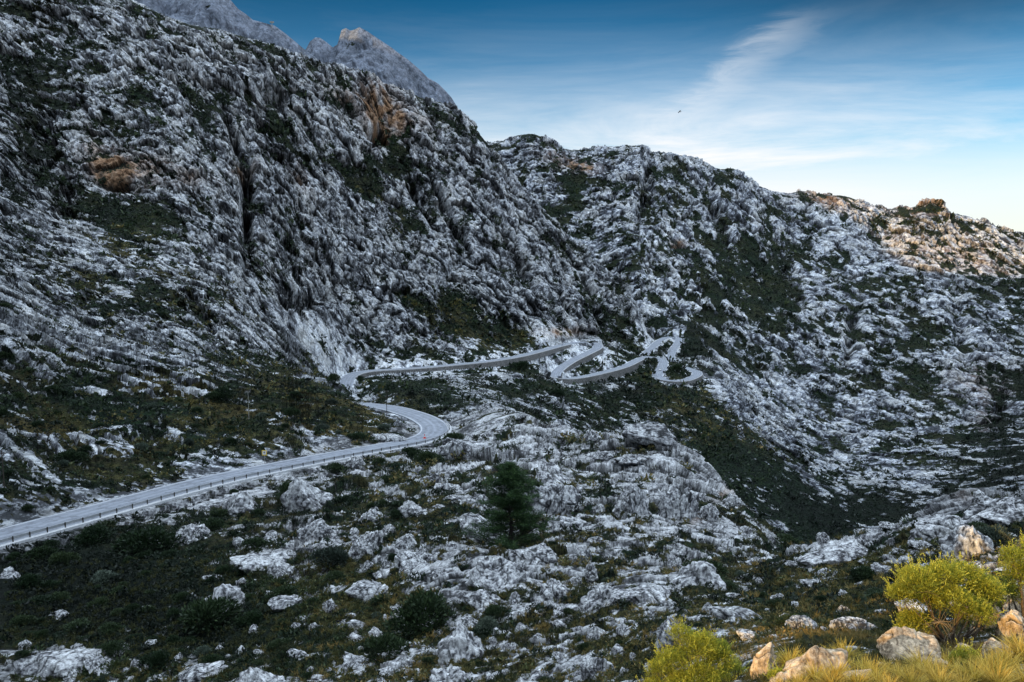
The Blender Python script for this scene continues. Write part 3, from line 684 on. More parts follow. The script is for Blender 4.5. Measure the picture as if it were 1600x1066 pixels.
# retaining walls on the valley side of the far road
def wall(pts, s0, s1, side, hgt, par, label):
    L = np.concatenate([[0], np.cumsum(np.linalg.norm(np.diff(pts[:, :2], axis=0), axis=1))])
    sel = (L >= s0*L[-1]) & (L <= s1*L[-1]); q_ = pts[sel]
    if len(q_) < 3: return
    e = empty('retaining_wall', tuple(q_[0])); o0 = q_[0]
    t, r = frame_xy(q_)
    tt = np.linspace(0, 1, len(q_)); hh = hgt*(.45+.55*np.sin(np.clip(tt, .0, 1)*math.pi)**.6)
    w = 4.3
    V = []
    for i in range(len(q_)):
        for (o_, z) in ((w, -.2), (w, par), (w+.45, par), (w+.5, .0), (w+.5+hh[i]*.14, -hh[i])):
            V.append(q_[i]-o0+r[i]*side*o_+np.array([0, 0, z+.04*math.sin(i*1.7)]))
    k = 5; i = np.arange(len(q_)-1)[:, None]*k+np.arange(k-1)[None]
    Fc = np.stack([i, i+1, i+1+k, i+k], -1)
    mesh_np('parapet', V, Fc[:, :3].reshape(-1, 4), M_PALE, e); mesh_np('wall_face', V, Fc[:, 3:].reshape(-1, 4), M_STONE, e)
    tag(e, label, 'retaining wall')
fp = roads['far']
Lf = np.concatenate([[0], np.cumsum(np.linalg.norm(np.diff(fp[:, :2], axis=0), axis=1))])/1.0
def frac(u, v, dd_):
    k = np.argmin(np.linalg.norm(fp-P(u, v, dd_), axis=1)); return Lf[k]/Lf[-1]
for (a_, b_, sd_, h_), lb_ in zip(WALLS, ['long pale stone retaining wall under the upper road running to the cliff bend', 'short stone wall under the road dropping from the cliff hairpin',
        'tall pale stone wall buttressing the middle hairpin and the road right of it', 'curved stone wall below the lowest hairpin at the right end of the road']):
    wall(fp, frac(*a_), frac(*b_), sd_, h_+1.5, .5, lb_)

# ------------------------------------------------------------------ far peaks behind the left mountain
def peak(name, sil, dist, depth, label, mat, seed):
    us = np.arange(sil[0][0], sil[-1][0], 1.1); vs = np.interp(us, [s_[0] for s_ in sil], [s_[1] for s_ in sil])
    top = P(us, vs, np.full(len(us), float(dist)))
    rows = 170
    t = np.concatenate([np.linspace(-1, 0, 40, endpoint=False), np.linspace(0, 1, rows-40)])
    V = np.empty((len(us), rows, 3))
    for j, tj in enumerate(t):
        V[:, j, 0] = top[:, 0]; drop = abs(tj)*dist*.30
        V[:, j, 1] = top[:, 1]-tj*depth; V[:, j, 2] = top[:, 2]-drop
    f = V.reshape(-1, 3)
    q_ = f*np.array([1, 1, .45])
    dsp = np.zeros(len(f)); cr = np.zeros(len(f))
    for lam, a, sd in ((260, 26, 1), (120, 16, 2), (60, 12, 3), (30, 7, 4), (14, 3.4, 5), (7, 1.6, 6)):
        nz = np.abs(perlin(q_/lam, seed+sd))*2.2; dsp += a*(nz-.5); cr += np.clip(.4-nz*3, 0, 1)*.5
    lip = np.tile(sstep(0, .12, np.abs(t)), len(us))*.85+.15
    f[:, 1] -= dsp*lip; f[:, 2] += dsp*.12*lip
    i = np.arange(len(us)*rows).reshape(len(us), rows)
    Fc = np.stack([i[:-1, :-1], i[:-1, 1:], i[1:, 1:], i[1:, :-1]], -1).reshape(-1, 4)
    o = mesh_np(name, f, Fc, mat, smooth=True)
    vg = np.clip(.12+perlin(f/60, seed+9)*.4+perlin(f/17, seed+10)*.3, 0, .62)
    tn_ = .52+.26*perlin(f*np.array([1, 1, .35])/22, seed+11)+.2*perlin(f*np.array([1, 1, .4])/9, seed+12)+.18*perlin(f*np.array([.5, .5, 1.6])/14, seed+13)
    set_attr(o.data, 'Tone', np.stack([np.clip(tn_, 0, 1)]*4, 1))
    set_attr(o.data, 'Col', np.stack([vg, np.clip(cr, 0, .8), vg*0, vg*0+.2], 1)); o['kind'] = 'structure'
M_PEAK = terrain_material('distant_limestone', (.15, .175, .225), (.25, .28, .345), 1.6, True, .4)  # bluish base colour stands in for distance haze
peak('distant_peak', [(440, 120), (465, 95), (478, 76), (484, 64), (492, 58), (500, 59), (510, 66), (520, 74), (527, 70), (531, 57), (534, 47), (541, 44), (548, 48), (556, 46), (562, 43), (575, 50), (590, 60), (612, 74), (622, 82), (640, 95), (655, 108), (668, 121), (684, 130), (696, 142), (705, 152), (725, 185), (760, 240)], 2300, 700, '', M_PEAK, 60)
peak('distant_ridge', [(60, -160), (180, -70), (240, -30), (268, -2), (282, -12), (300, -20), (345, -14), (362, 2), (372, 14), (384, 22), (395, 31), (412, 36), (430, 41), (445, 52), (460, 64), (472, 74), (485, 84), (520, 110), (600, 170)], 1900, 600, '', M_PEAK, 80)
# ------------------------------------------------------------------ plants
def leaf_mat(name, stops, trans=.3, vary=1.0):
    """colour follows the per-leaf tone in 'Col'"""
    m, nt, b = new_mat(name)
    at = N(nt, 'ShaderNodeAttribute', attribute_name='Col')
    sep = N(nt, 'ShaderNodeSeparateColor'); nt.links.new(at.outputs['Color'], sep.inputs[0])
    c = ramp(nt, sep.outputs[0], stops)
    oi = N(nt, 'ShaderNodeObjectInfo')
    h = N(nt, 'ShaderNodeHueSaturation'); nt.links.new(c, h.inputs['Color'])
    nt.links.new(mth(nt, 'MULTIPLY_ADD', oi.outputs['Random'], .7*vary, 1-.35*vary), h.inputs['Value'])
    nt.links.new(mth(nt, 'MULTIPLY_ADD', oi.outputs['Random'], -.05*vary, .5+.025*vary), h.inputs['Hue'])
    nt.links.new(h.outputs[0], b.inputs['Base Color']); b.inputs['Roughness'].default_value = .6; b.inputs['Specular IOR Level'].default_value = .25
    if trans:
        t = N(nt, 'ShaderNodeBsdfTranslucent'); nt.links.new(h.outputs[0], t.inputs['Color'])
        mx = N(nt, 'ShaderNodeMixShader', i_Fac=trans); nt.links.new(b.outputs[0], mx.inputs[1]); nt.links.new(t.outputs[0], mx.inputs[2])
        nt.links.new(mx.outputs[0], nt.nodes['Material Output'].inputs['Surface'])
    return m
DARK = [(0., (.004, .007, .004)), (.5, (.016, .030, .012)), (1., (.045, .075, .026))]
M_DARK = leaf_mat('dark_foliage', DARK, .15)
M_GREY = leaf_mat('grey_green_foliage', [(0., (.012, .018, .014)), (.5, (.045, .062, .045)), (1., (.10, .13, .095))], .15)
M_OLIVE = leaf_mat('olive_foliage', [(0., (.05, .05, .012)), (.45, (.26, .29, .035)), (1., (.70, .66, .10))], .45, .15)
M_PINE = leaf_mat('pine_needles', [(0., (.004, .008, .005)), (.5, (.03, .065, .022)), (1., (.11, .19, .055))], .2, .1)
M_GRASS = leaf_mat('dry_grass', [(0., (.16, .10, .015)), (.5, (.55, .38, .05)), (1., (.85, .66, .18))], .45, .25)
M_GRASSD = leaf_mat('shade_grass', [(0., (.02, .025, .01)), (.45, (.07, .075, .025)), (.8, (.17, .13, .04)), (1., (.26, .19, .06))], .2)
M_SCRUB = leaf_mat('hill_scrub', [(0., (.003, .005, .004)), (.4, (.010, .020, .010)), (.7, (.032, .052, .018)), (.85, (.085, .085, .028)), (1., (.20, .15, .05))], .1)
M_BARK = plain('bark', (.13, .10, .075), .95, .4, 14)
M_BARKD = plain('dark_bark', (.035, .03, .027), .95, .4, 14)
M_DRYT = plain('dry_twigs', (.30, .24, .17), .9, .3, 20)

def quads_mesh(name, cen, dirv, width, length, tone, mat, parent=None, up=None):
    """one pointed leaf per row of cen: rhombus along dirv"""
    n_ = len(cen)
    dirv = dirv/(np.linalg.norm(dirv, axis=1)[:, None]+1e-9)
    rv = rng.normal(size=(n_, 3)) if up is None else up
    side = np.cross(dirv, rv); side /= np.linalg.norm(side, axis=1)[:, None]+1e-9
    L = length[:, None]; Wd = width[:, None]
    V = np.stack([cen, cen+dirv*L*.45+side*Wd*.5, cen+dirv*L, cen+dirv*L*.45-side*Wd*.5], 1).reshape(-1, 3)
    Fc = np.arange(n_*4).reshape(-1, 4)
    o = mesh_np(name, V, Fc, mat, parent)
    t = np.repeat(np.clip(tone, 0, 1), 4)
    set_attr(o.data, 'Col', np.stack([t, t, t, t], 1)); return o
def rnd_dir(n_): 
    v = rng.normal(size=(n_, 3)); return v/np.linalg.norm(v, axis=1)[:, None]
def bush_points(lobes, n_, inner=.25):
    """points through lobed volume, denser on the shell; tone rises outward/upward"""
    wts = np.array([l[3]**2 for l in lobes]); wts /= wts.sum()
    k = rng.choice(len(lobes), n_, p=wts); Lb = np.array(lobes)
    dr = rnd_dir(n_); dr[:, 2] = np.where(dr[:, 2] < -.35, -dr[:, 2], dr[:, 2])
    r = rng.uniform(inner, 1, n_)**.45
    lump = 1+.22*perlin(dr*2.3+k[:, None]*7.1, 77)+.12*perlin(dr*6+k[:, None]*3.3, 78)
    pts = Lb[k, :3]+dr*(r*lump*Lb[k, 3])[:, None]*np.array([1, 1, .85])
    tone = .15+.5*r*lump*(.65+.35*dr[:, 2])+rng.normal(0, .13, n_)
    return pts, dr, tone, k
def tube(V, Fc, a, b, r0, r1, s=5):
    a = np.array(a, float); b = np.array(b, float); t = b-a; L = np.linalg.norm(t)
    if L < 1e-6: return
    t /= L; x = np.cross(t, [0.3, .9, .2]); x /= np.linalg.norm(x); y = np.cross(t, x); o = len(V)
    for c, r in ((a, r0), (b, r1)):
        for i in range(s):
            an = 2*math.pi*i/s; V.append(c+(x*math.cos(an)+y*math.sin(an))*r)
    for i in range(s): Fc.append((o+i, o+(i+1) % s, o+s+(i+1) % s, o+s+i))
def limb(V, Fc, a, dirn, L, r, segs=4, wob=.25, droop=0.0):
    p_ = np.array(a, float); dn = np.array(dirn, float); dn /= np.linalg.norm(dn); pts = [p_.copy()]
    for i in range(segs):
        dn = dn+rng.normal(0, wob, 3); dn[2] += droop; dn /= np.linalg.norm(dn); q_ = p_+dn*L/segs
        tube(V, Fc, p_, q_, r*(1-i/segs*.75), r*(1-(i+1)/segs*.75)); p_ = q_; pts.append(p_.copy())
    return pts

def shrub_proto(mat, n_leaf, kind):
    e = empty('shrub', (0, 0, 0))
    nl = 7 if kind == 0 else 5
    lobes = [(rng.uniform(-.55, .55), rng.uniform(-.55, .55), rng.uniform(.22, .55), rng.uniform(.32, .55)) for _ in range(nl)]+[(0, 0, .4, .62)]
    pts, dr, tone, k = bush_points(lobes, n_leaf)
    pts[:, 2] = np.maximum(pts[:, 2], -.1)
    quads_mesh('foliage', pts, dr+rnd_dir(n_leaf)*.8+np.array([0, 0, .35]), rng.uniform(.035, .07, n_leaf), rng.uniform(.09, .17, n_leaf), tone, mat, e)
    V, Fc = [], []
    for i in range(9):
        limb(V, Fc, (rng.normal(0, .05), rng.normal(0, .05), -.25), (rng.normal(0, .6), rng.normal(0, .6), 1), rng.uniform(.6, 1.0), .03)
    mesh_py('stem', V, Fc, M_BARKD, e)
    return e
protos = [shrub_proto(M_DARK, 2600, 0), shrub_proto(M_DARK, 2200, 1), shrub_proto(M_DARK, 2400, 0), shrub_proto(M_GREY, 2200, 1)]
used_p = [False]*4
def put(protos_, k, used_, loc, s, sz=1.0):
    if not used_[k]: o = protos_[k]; used_[k] = True
    else: o = copy_thing(protos_[k])
    o.location = loc; o.scale = (s, s*random.uniform(.85, 1.15), s*sz); o.rotation_euler = (0, 0, random.uniform(0, 6.28)); return o
SPEC = [ # column, row of the foot, half width in px, kind, label
    (145, 850, 34, 0, 'dark bushy evergreen rising in front of the near road at its left end'),
    (232, 862, 52, 0, 'big dark spreading evergreen below the stony bank of the road'),
    (330, 828, 26, 1, 'dark shrub at the foot of the stony road bank, right of the big spreading evergreen'),
    (455, 775, 27, 0, 'rounded dark green bush just below the guard rail of the straight road'),
    (522, 738, 20, 1, 'low flat dark bush below the guard rail between the rounded bush and the bend'),
    (640, 715, 22, 2, 'dark bush below the rail just before the road bend'),
    (670, 728, 26, 0, 'wide dark shrub on the slope under the road bend'),
    (711, 690, 20, 2, 'olive green bush just right of the road bend'),
    (560, 690, 20, 1, 'dark shrub on the rock knoll inside the road bend'),
    (655, 985, 62, 0, 'large dark bush in the lower middle of the slope, widest of the bushes there'),
    (520, 885, 36, 3, 'greyish green shrub beside the pale flat slab'),
    (775, 965, 26, 2, 'upright dark bush between pale rocks right of the widest bush'),
    (600, 1030, 44, 1, 'dark shrub low in the bottom middle of the picture'),
    (330, 985, 60, 2, 'broad dark bush low on the dark slope below the slab'),
    (760, 990, 26, 3, 'grey twiggy bush in front of the upright dark bush'),
    (1100, 905, 40, 1, 'dark shrub tucked under the crag where the slope drops away'),
    (870, 620, 14, 1, 'dark bush in the hollow under the middle road'),
    (560, 595, 10, 0, 'round dark bush under the start of the upper road'),
    (690, 598, 9, 1, 'dark bush against the long retaining wall'),
    (815, 578, 16, 2, 'large dark bush below the upper road near the cliff bend'),
    (520, 598, 14, 0, 'dark bush on the knoll where the upper road appears'),
    (925, 537, 5, 1, 'small dark bush inside the cliff hairpin'),
    (1058, 580, 12, 2, 'dark bush growing inside the lowest loop of the road'),
    (1040, 545, 8, 0, 'dark bush between the two legs of the topmost hairpin'),
    (455, 650, 16, 1, 'dark spreading shrub high on the slope above the straight road'),
    (345, 625, 26, 0, 'dark flat topped shrub left of the middle utility pole'),
    (110, 725, 30, 2, 'dark shrub on the bank above the left end of the road'),
    (1350, 905, 26, 2, 'dark shrub on the right hand slope behind the sunlit tree'),
    (1240, 985, 34, 1, 'dark green shrub in shade behind the sunlit boulder'),
    (1555, 855, 36, 3, 'dull green shrub behind the sunlit tree at the right edge')]
for (u_, v_, hw, k, lab) in SPEC:
    g_, i_ = ground(u_, v_); s_ = hw*g_[1]/F
    o = put(protos, k, used_p, (g_[0], g_[1], g_[2]-s_*.12), s_, random.uniform(.85, 1.15)); tag(o, lab, 'bush', 'dark evergreen bushes')
# the many look-alike shrubs of the near slope
wv_ = veg[visf]; dv_ = d[visf]; rr_ = rdv.reshape(-1)[visf]
cand = np.where((wv_ > .5) & (dv_ > 20) & (dv_ < 210) & (rr_ > 5.5))[0]
pick = []; occ = []
order = rng.permutation(cand)
for i_ in order:
    g_ = PF[visf[i_]]
    dk = math.exp(-((uf[i_]-160)/260)**2-((vf[i_]-930)/110)**2)
    if rng.uniform() > .35+dk*1.2: continue
    big = rng.uniform(0, 1) < .25+.6*dk
    hw_px = rng.uniform(7, 15) if not big else rng.uniform(14, 30)
    if any((uf[i_]-a_[0])**2+((vf[i_]-a_[1])*1.6)**2 < ((hw_px+a_[2])*.62)**2 for a_ in occ): continue
    s_ = min(hw_px*g_[1]/F, 2.0+1.2*dk)
    if rr_[i_] < 4.5+s_*1.2: continue
    occ.append((uf[i_], vf[i_], hw_px)); pick.append((g_, s_))
    if len(pick) >= 262: break
for g_, s_ in pick:
    k = int(rng.choice(4, p=[.3, .28, .28, .14]))
    o = put(protos, k, used_p, (g_[0], g_[1], g_[2]-s_*.2), s_, random.uniform(.6, 1.0))
    tag(o, ['dark evergreen shrub growing between grey rocks on the shaded near slope', 'dark evergreen shrub growing between grey rocks on the shaded near slope', 'dark evergreen shrub growing between grey rocks on the shaded near slope', 'greyish green shrub growing between grey rocks on the shaded near slope'][k],
        'bush', 'evergreen shrubs on the near slope' if k < 3 else 'grey green shrubs on the near slope')

# scrub of the hillsides: one mass per slope
def scrub(name, sel, npx, leaves, label, smin, smax):
    ch = rng.choice(sel, min(npx, len(sel)), replace=False)
    g_ = PF[ch]; dep = d[ch]; nrm = NF[ch]
    s_ = rng.uniform(smin, smax, len(ch))*dep/F*np.where(rng.uniform(size=len(ch)) < .16, rng.uniform(1.6, 2.6, len(ch)), 1)
    n_ = len(ch)*leaves
    dr = rnd_dir(n_); dr = dr*.8+np.repeat(nrm, leaves, 0)*.35+np.array([0, 0, .45]); dr /= np.linalg.norm(dr, axis=1)[:, None]
    ss = np.repeat(s_, leaves)
    c = np.repeat(g_, leaves, 0)+rnd_dir(n_)*(ss*.55)[:, None]*np.array([1, 1, .5])+np.array([0, 0, .25])*ss[:, None]
    dry_ = np.repeat(COL[ch, 3]*(perlin(g_/9.0, 90) > .12)*(rng.uniform(size=len(ch)) < .75), leaves)
    shade_dim = np.repeat(1-.8*COL2[ch, 2], leaves)  # scrub leaves dimmed by the painted shade mask
    tone = shade_dim*np.where(dry_ > .3, rng.uniform(.72, 1, n_), np.clip(rng.uniform(.1, .72, n_)*(.7+.3*dr[:, 2])+np.repeat(perlin(g_/np.array([28, 28, 28]), 92)*.35+rng.normal(0, .1, len(ch)), leaves), .03, .72))
    o = quads_mesh(name, c, dr, ss*rng.uniform(.28, .5, n_)*(.5 if leaves > 20 else 1), ss*rng.uniform(.5, .9, n_)*(.55 if leaves > 20 else 1), tone, M_SCRUB)
    tag(o, label, 'scrub', kind='stuff'); return o
zf = zone.reshape(-1)[visf]
cmin = vv.min(axis=1); sky_ok = (vf-np.repeat(cmin, NR)[visf]) > 7
veg_v = veg[visf]+rng.normal(0, .05, len(visf)); rok = rr_ > 4.8
scrub('scrub', visf[(zf == 0) & (veg_v > .48) & (dv_ > 18) & rok], 11000, 34, 'low green and straw coloured scrub covering the soil between rocks of the near slope', 2.5, 8)
scrub('scrub', visf[sky_ok & (zf == 1) & (veg_v > .49) & rok], 15000, 10, 'dark green scrub and dry grass dotting the left mountain and the hollow under the road', 1.6, 4.5)
scrub('scrub', visf[sky_ok & (zf == 2) & (veg_v > .48)], 12000, 7, 'dark scrub dotting the pale rock of the far mountain', 1.3, 3.6)

# grass tufts
def tuft(nb_, L, mat, name='grass_tuft', droop=.9):
    V, Fc, T = [], [], []
    for i in range(nb_):
        az = rng.uniform(0, 6.28); el_ = rng.uniform(.15, 1.25); l = L*rng.uniform(.6, 1.1); w_ = rng.uniform(.006, .011)*L/.5
        p_ = np.array([rng.normal(0, .06*L), rng.normal(0, .06*L), -.04]); dn = np.array([math.cos(az)*math.cos(el_), math.sin(az)*math.cos(el_), math.sin(el_)])
        sd = np.array([-math.sin(az), math.cos(az), 0]); tn = rng.uniform(.2, 1); b0 = len(V); K = 4
        for j in range(K+1):
            ww = w_*(1-j/K*.9); V += [p_-sd*ww, p_+sd*ww]; T += [tn*(.5+.5*j/K)]*2
            p_ = p_+dn*l/K; dn = dn+np.array([0, 0, -droop/K*.8]); dn /= np.linalg.norm(dn)
        for j in range(K): Fc.append((b0+2*j, b0+2*j+1, b0+2*j+3, b0+2*j+2))
    o = mesh_np(name, np.array(V), np.array(Fc), mat)
    T = np.array(T); set_attr(o.data, 'Col', np.stack([T]*4, 1)); return o
gt = [tuft(420, .5, M_GRASS), tuft(360, .45, M_GRASS), tuft(380, .5, M_GRASS)]
gu = [False]*3
TUFT = [(1275, 1066, 34), (1220, 1078, 26), (1350, 1052, 30), (1372, 1072, 34), (1450, 1060, 36), (1495, 1058, 34), (1520, 1066, 38), (1530, 1045, 30), (1470, 1078, 40), (1562, 1052, 40), (1428, 1056, 28), (1310, 1060, 34), (1235, 1042, 36), (1262, 1052, 38), (1290, 1040, 30), (1318, 1030, 34), (1330, 1048, 30), (1365, 1060, 34), (1405, 1062, 30), (1385, 1048, 24), (1440, 1048, 38), (1462, 1066, 40), (1425, 1072, 36), (1480, 1040, 30), (1545, 1060, 44), (1575, 1045, 46), (1598, 1030, 46), (1560, 1075, 44), (1600, 1070, 44), (1340, 1075, 34), (1300, 1074, 34), (1250, 1078, 30), (1505, 1075, 30), (1390, 1080, 30), (1585, 1010, 26)]
for i_, (u_, v_, hw) in enumerate(TUFT):
    g_, _k = ground(u_, v_, 0, 40); k = i_ % 3; s_ = hw*g_[1]/F/.42
    if not gu[k]: o = gt[k]; gu[k] = True
    else: o = gt[k].copy(); col.objects.link(o)
    o.location = g_; o.scale = (s_, s_, s_*.95); o.rotation_euler = (0, 0, random.uniform(0, 6))
    tag(o, 'golden dry grass tuft in sunlight among the foreground boulders', 'grass', 'sunlit golden grass tufts')
# short shaded grass of the nearest ground, one mass
def grass_mass(sel, n_t, bl, smin, smax, label, mat, lo=0):
    ch = rng.choice(sel, min(n_t, len(sel)), replace=False); g_ = np.repeat(PF[ch], bl, 0); dep = np.repeat(d[ch], bl); n_ = len(g_)
    L = rng.uniform(smin, smax, n_)*np.clip(dep/45, .4, 1)
    az = rng.uniform(0, 6.28, n_); el_ = rng.uniform(.4, 1.4, n_)
    dr = np.stack([np.cos(az)*np.cos(el_), np.sin(az)*np.cos(el_), np.sin(el_)], 1)
    tone = np.clip(np.repeat((perlin(PF[ch]/1.7, 91)*.9+.45)*(1-.75*COL2[ch, 2]), bl)+rng.normal(0, .12, n_), 0, 1)  # grass tone dimmed by the painted shade mask
    o = quads_mesh('grass', g_+rnd_dir(n_)*.1*L[:, None]*2, dr, np.maximum(L*.07, dep*.0007), L, tone, mat); tag(o, label, 'grass', kind='stuff')
grass_mass(visf[(veg_v > .46) & (dv_ < 75) & rok & (zf == 0)], 9000, 22, .14, .4, 'dull green and straw grass growing between the rocks in shade', M_GRASSD)

# ---- woody plants with limbs
def woody(name, loc, H, Rw, nst, lobes, n_leaf, leaf, mat, bark, label, cat, tw=None, trunk_r=.05, group=None):
    e = empty(name, tuple(loc)); V, Fc = [], []
    for (lx, ly, lz, lr) in lobes:
        for j in range(nst):
            a0 = np.array([rng.normal(0, trunk_r), rng.normal(0, trunk_r), -.15]); tgt_ = np.array([lx, ly, lz])+rng.normal(0, lr*.35, 3)
            m_ = a0*.5+tgt_*.5+rng.normal(0, .07*H, 3); m_[2] = abs(m_[2])*.85
            tube(V, Fc, a0, m_, trunk_r*rng.uniform(.5, .9), trunk_r*.38); tube(V, Fc, m_, tgt_, trunk_r*.38, trunk_r*.15)
            for _ in range(4): limb(V, Fc, tgt_, rnd_dir(1)[0]+np.array([0, 0, .4]), lr*rng.uniform(.7, 1.05), trunk_r*.13, 3)
    mesh_py('trunk' if 'tree' in name else 'stem', V, Fc, bark, e)
    pts, dr, tone, k = bush_points(lobes, n_leaf, .1)
    dr2 = dr*.7+rnd_dir(n_leaf)*.75+np.array([0, 0, .55])
    ns = n_leaf//170; sp_, sd_, sk_ = [], [], []
    pk = rng.integers(0, len(pts), ns)
    o_ = dr[pk]+np.array([0, 0, .9])+rng.normal(0, .3, (ns, 3)); o_ /= np.linalg.norm(o_, axis=1)[:, None]
    base_ = np.array(lobes)[k[pk], :3]+dr[pk]*(np.array(lobes)[k[pk], 3]*.9)[:, None]*np.array([1, 1, .85])
    ln_ = rng.uniform(3.5, 8, (ns, 1))*leaf
    for j in range(16):
        sp_.append(base_+o_*(j/16*ln_)); sd_.append(o_+rnd_dir(ns)*.9); sk_.append(.55+.4*j/16+rng.normal(0, .1, ns))
    sp_ = np.concatenate(sp_); sd_ = np.concatenate(sd_); sk_ = np.concatenate(sk_)
    pts = np.concatenate([pts, sp_]); dr2 = np.concatenate([dr2, sd_]); tone = np.concatenate([tone, sk_]); n_leaf = len(pts)
    quads_mesh('crown' if 'tree' in name else 'foliage', pts, dr2, leaf*rng.uniform(.28, .42, n_leaf), leaf*rng.uniform(.7, 1.3, n_leaf), tone, mat, e)
    if tw:
        V, Fc = [], []
        for (tx, ty, tz, L_) in tw:
            tube(V, Fc, (0, 0, 0), (tx, ty, tz), .014, .009)
            for _ in range(14): limb(V, Fc, (tx, ty, tz), (rng.normal(0, 1), rng.normal(0, .7), rng.normal(.35, .5)), L_*rng.uniform(.5, 1), .006, 4, .3)
        mesh_py('dry_twigs', V, Fc, M_DRYT, e)
    tag(e, label, cat, group); return e
def pxm(dd_): return dd_/F
# sunlit bush at the bottom, right of the middle
g_, _k = ground(1088, 1078, 0, 30); B = float(g_[1]); u1 = B/F
lob = [(0, 0, 58*u1, 40*u1), (-44*u1, -.1, 52*u1, 26*u1), (38*u1, 0, 50*u1, 26*u1), (-26*u1, .1, 90*u1, 20*u1), (10*u1, -.1, 84*u1, 22*u1), (36*u1, 0, 70*u1, 18*u1), (-58*u1, .1, 24*u1, 26*u1), (62*u1, .1, 22*u1, 24*u1), (76*u1, 0, 4*u1, 20*u1), (-70*u1, 0, 0, 22*u1), (0, -.3, 30*u1, 36*u1), (-30*u1, -.3, 22*u1, 26*u1), (34*u1, -.3, 20*u1, 28*u1)]
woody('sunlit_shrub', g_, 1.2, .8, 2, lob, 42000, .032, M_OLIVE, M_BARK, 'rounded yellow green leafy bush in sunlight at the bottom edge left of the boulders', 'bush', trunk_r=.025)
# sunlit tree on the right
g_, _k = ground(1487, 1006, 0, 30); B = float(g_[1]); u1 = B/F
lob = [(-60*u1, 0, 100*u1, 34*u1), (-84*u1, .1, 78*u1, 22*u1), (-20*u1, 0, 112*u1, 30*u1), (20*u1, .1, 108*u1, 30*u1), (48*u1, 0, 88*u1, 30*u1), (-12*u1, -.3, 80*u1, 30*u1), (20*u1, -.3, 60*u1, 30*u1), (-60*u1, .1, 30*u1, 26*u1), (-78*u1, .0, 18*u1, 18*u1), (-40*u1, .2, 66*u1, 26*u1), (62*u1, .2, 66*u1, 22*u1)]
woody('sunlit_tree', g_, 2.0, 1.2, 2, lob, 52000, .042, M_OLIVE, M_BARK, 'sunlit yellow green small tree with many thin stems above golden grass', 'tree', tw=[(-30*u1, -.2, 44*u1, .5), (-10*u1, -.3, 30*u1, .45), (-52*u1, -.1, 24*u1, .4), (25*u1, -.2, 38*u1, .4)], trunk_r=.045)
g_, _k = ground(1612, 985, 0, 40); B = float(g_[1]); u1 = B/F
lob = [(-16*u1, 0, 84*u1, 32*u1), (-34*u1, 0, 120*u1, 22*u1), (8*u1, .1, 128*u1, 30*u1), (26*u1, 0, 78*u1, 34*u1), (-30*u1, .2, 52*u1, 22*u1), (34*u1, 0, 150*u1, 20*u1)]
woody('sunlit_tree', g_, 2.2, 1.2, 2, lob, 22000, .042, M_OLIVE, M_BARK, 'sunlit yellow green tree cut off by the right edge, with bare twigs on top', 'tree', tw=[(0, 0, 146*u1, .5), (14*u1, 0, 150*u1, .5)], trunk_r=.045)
for (u_, v_, hw, lab) in [(1510, 1040, 24, 'small bright green bush in the golden grass under the sunlit tree'), (1528, 950, 24, 'small green bush on top of the split rock at the right'), (1218, 1066, 17, 'tiny yellow green bush at the foot of the big tan boulder'), (1588, 900, 26, 'dull olive bush in half shade behind the right hand rocks')]:
    g_, _k = ground(u_, v_, 0, 40); u1 = float(g_[1])/F
    woody('shrub', g_, .5, .4, 1, [(0, 0, hw*.6*u1, hw*.8*u1), (hw*.5*u1, 0, hw*.35*u1, hw*.6*u1), (-hw*.5*u1, .03, hw*.4*u1, hw*.6*u1)], 3500, .03, M_OLIVE, M_BARK, lab, 'bush', trunk_r=.012)

# ---- the dark pine
g_, _k = ground(797, 858, 40, 110); u1 = float(g_[1])/F; Hh = 138*u1
e = empty('pine_tree', tuple(g_)); V, Fc = [], []
tp = [np.array([0, 0, -.4])]
for i in range(7): tp.append(np.array([math.sin(i*1.3)*.12, math.cos(i*1.9)*.1, Hh*(i+1)/7*.97]))
for i in range(7): tube(V, Fc, tp[i], tp[i+1], .2*(1-i/7.5), .2*(1-(i+1)/7.5), 8)
cl = []
for i in range(84):
    t = .12+.87*(i/83)**.95; z_ = Hh*t
    env = (98*(1-t)**.62 if t > .5 else 74*(.82+.2*math.sin(t*9)))*u1*rng.uniform(.6, 1.08)
    if .5 < t < .6: env *= .72
    az = i*2.399+rng.normal(0, .3); a0 = np.array([0, 0, z_-.25*env])
    pts = limb(V, Fc, a0, (math.cos(az), math.sin(az), .28), env, .045*(1.2-t), 5, .12)
    for q_ in pts[2:]:
        for _ in range(3): cl.append((q_+rng.normal(0, .14, 3), rng.uniform(.3, .55)))
mesh_py('trunk', V, Fc, M_BARKD, e)
cc_ = np.array([c_[0] for c_ in cl]); cr_ = np.array([c_[1] for c_ in cl]); K = 46
dr = rnd_dir(len(cl)*K); dr[:, 2] = np.abs(dr[:, 2])*.8-.15
st = np.repeat(cc_, K, 0)+dr*np.repeat(cr_, K)[:, None]*rng.uniform(0, .55, len(dr))[:, None]
quads_mesh('crown', st, dr, np.full(len(dr), .03), np.repeat(cr_, K)*rng.uniform(.4, .8, len(dr)), .35+.4*dr[:, 2]+rng.normal(0, .15, len(dr)), M_PINE, e)  # upturned needles toned brighter, a highlight painted in
tag(e, 'tall dark pine tree standing alone in the middle of the rocky slope', 'tree')

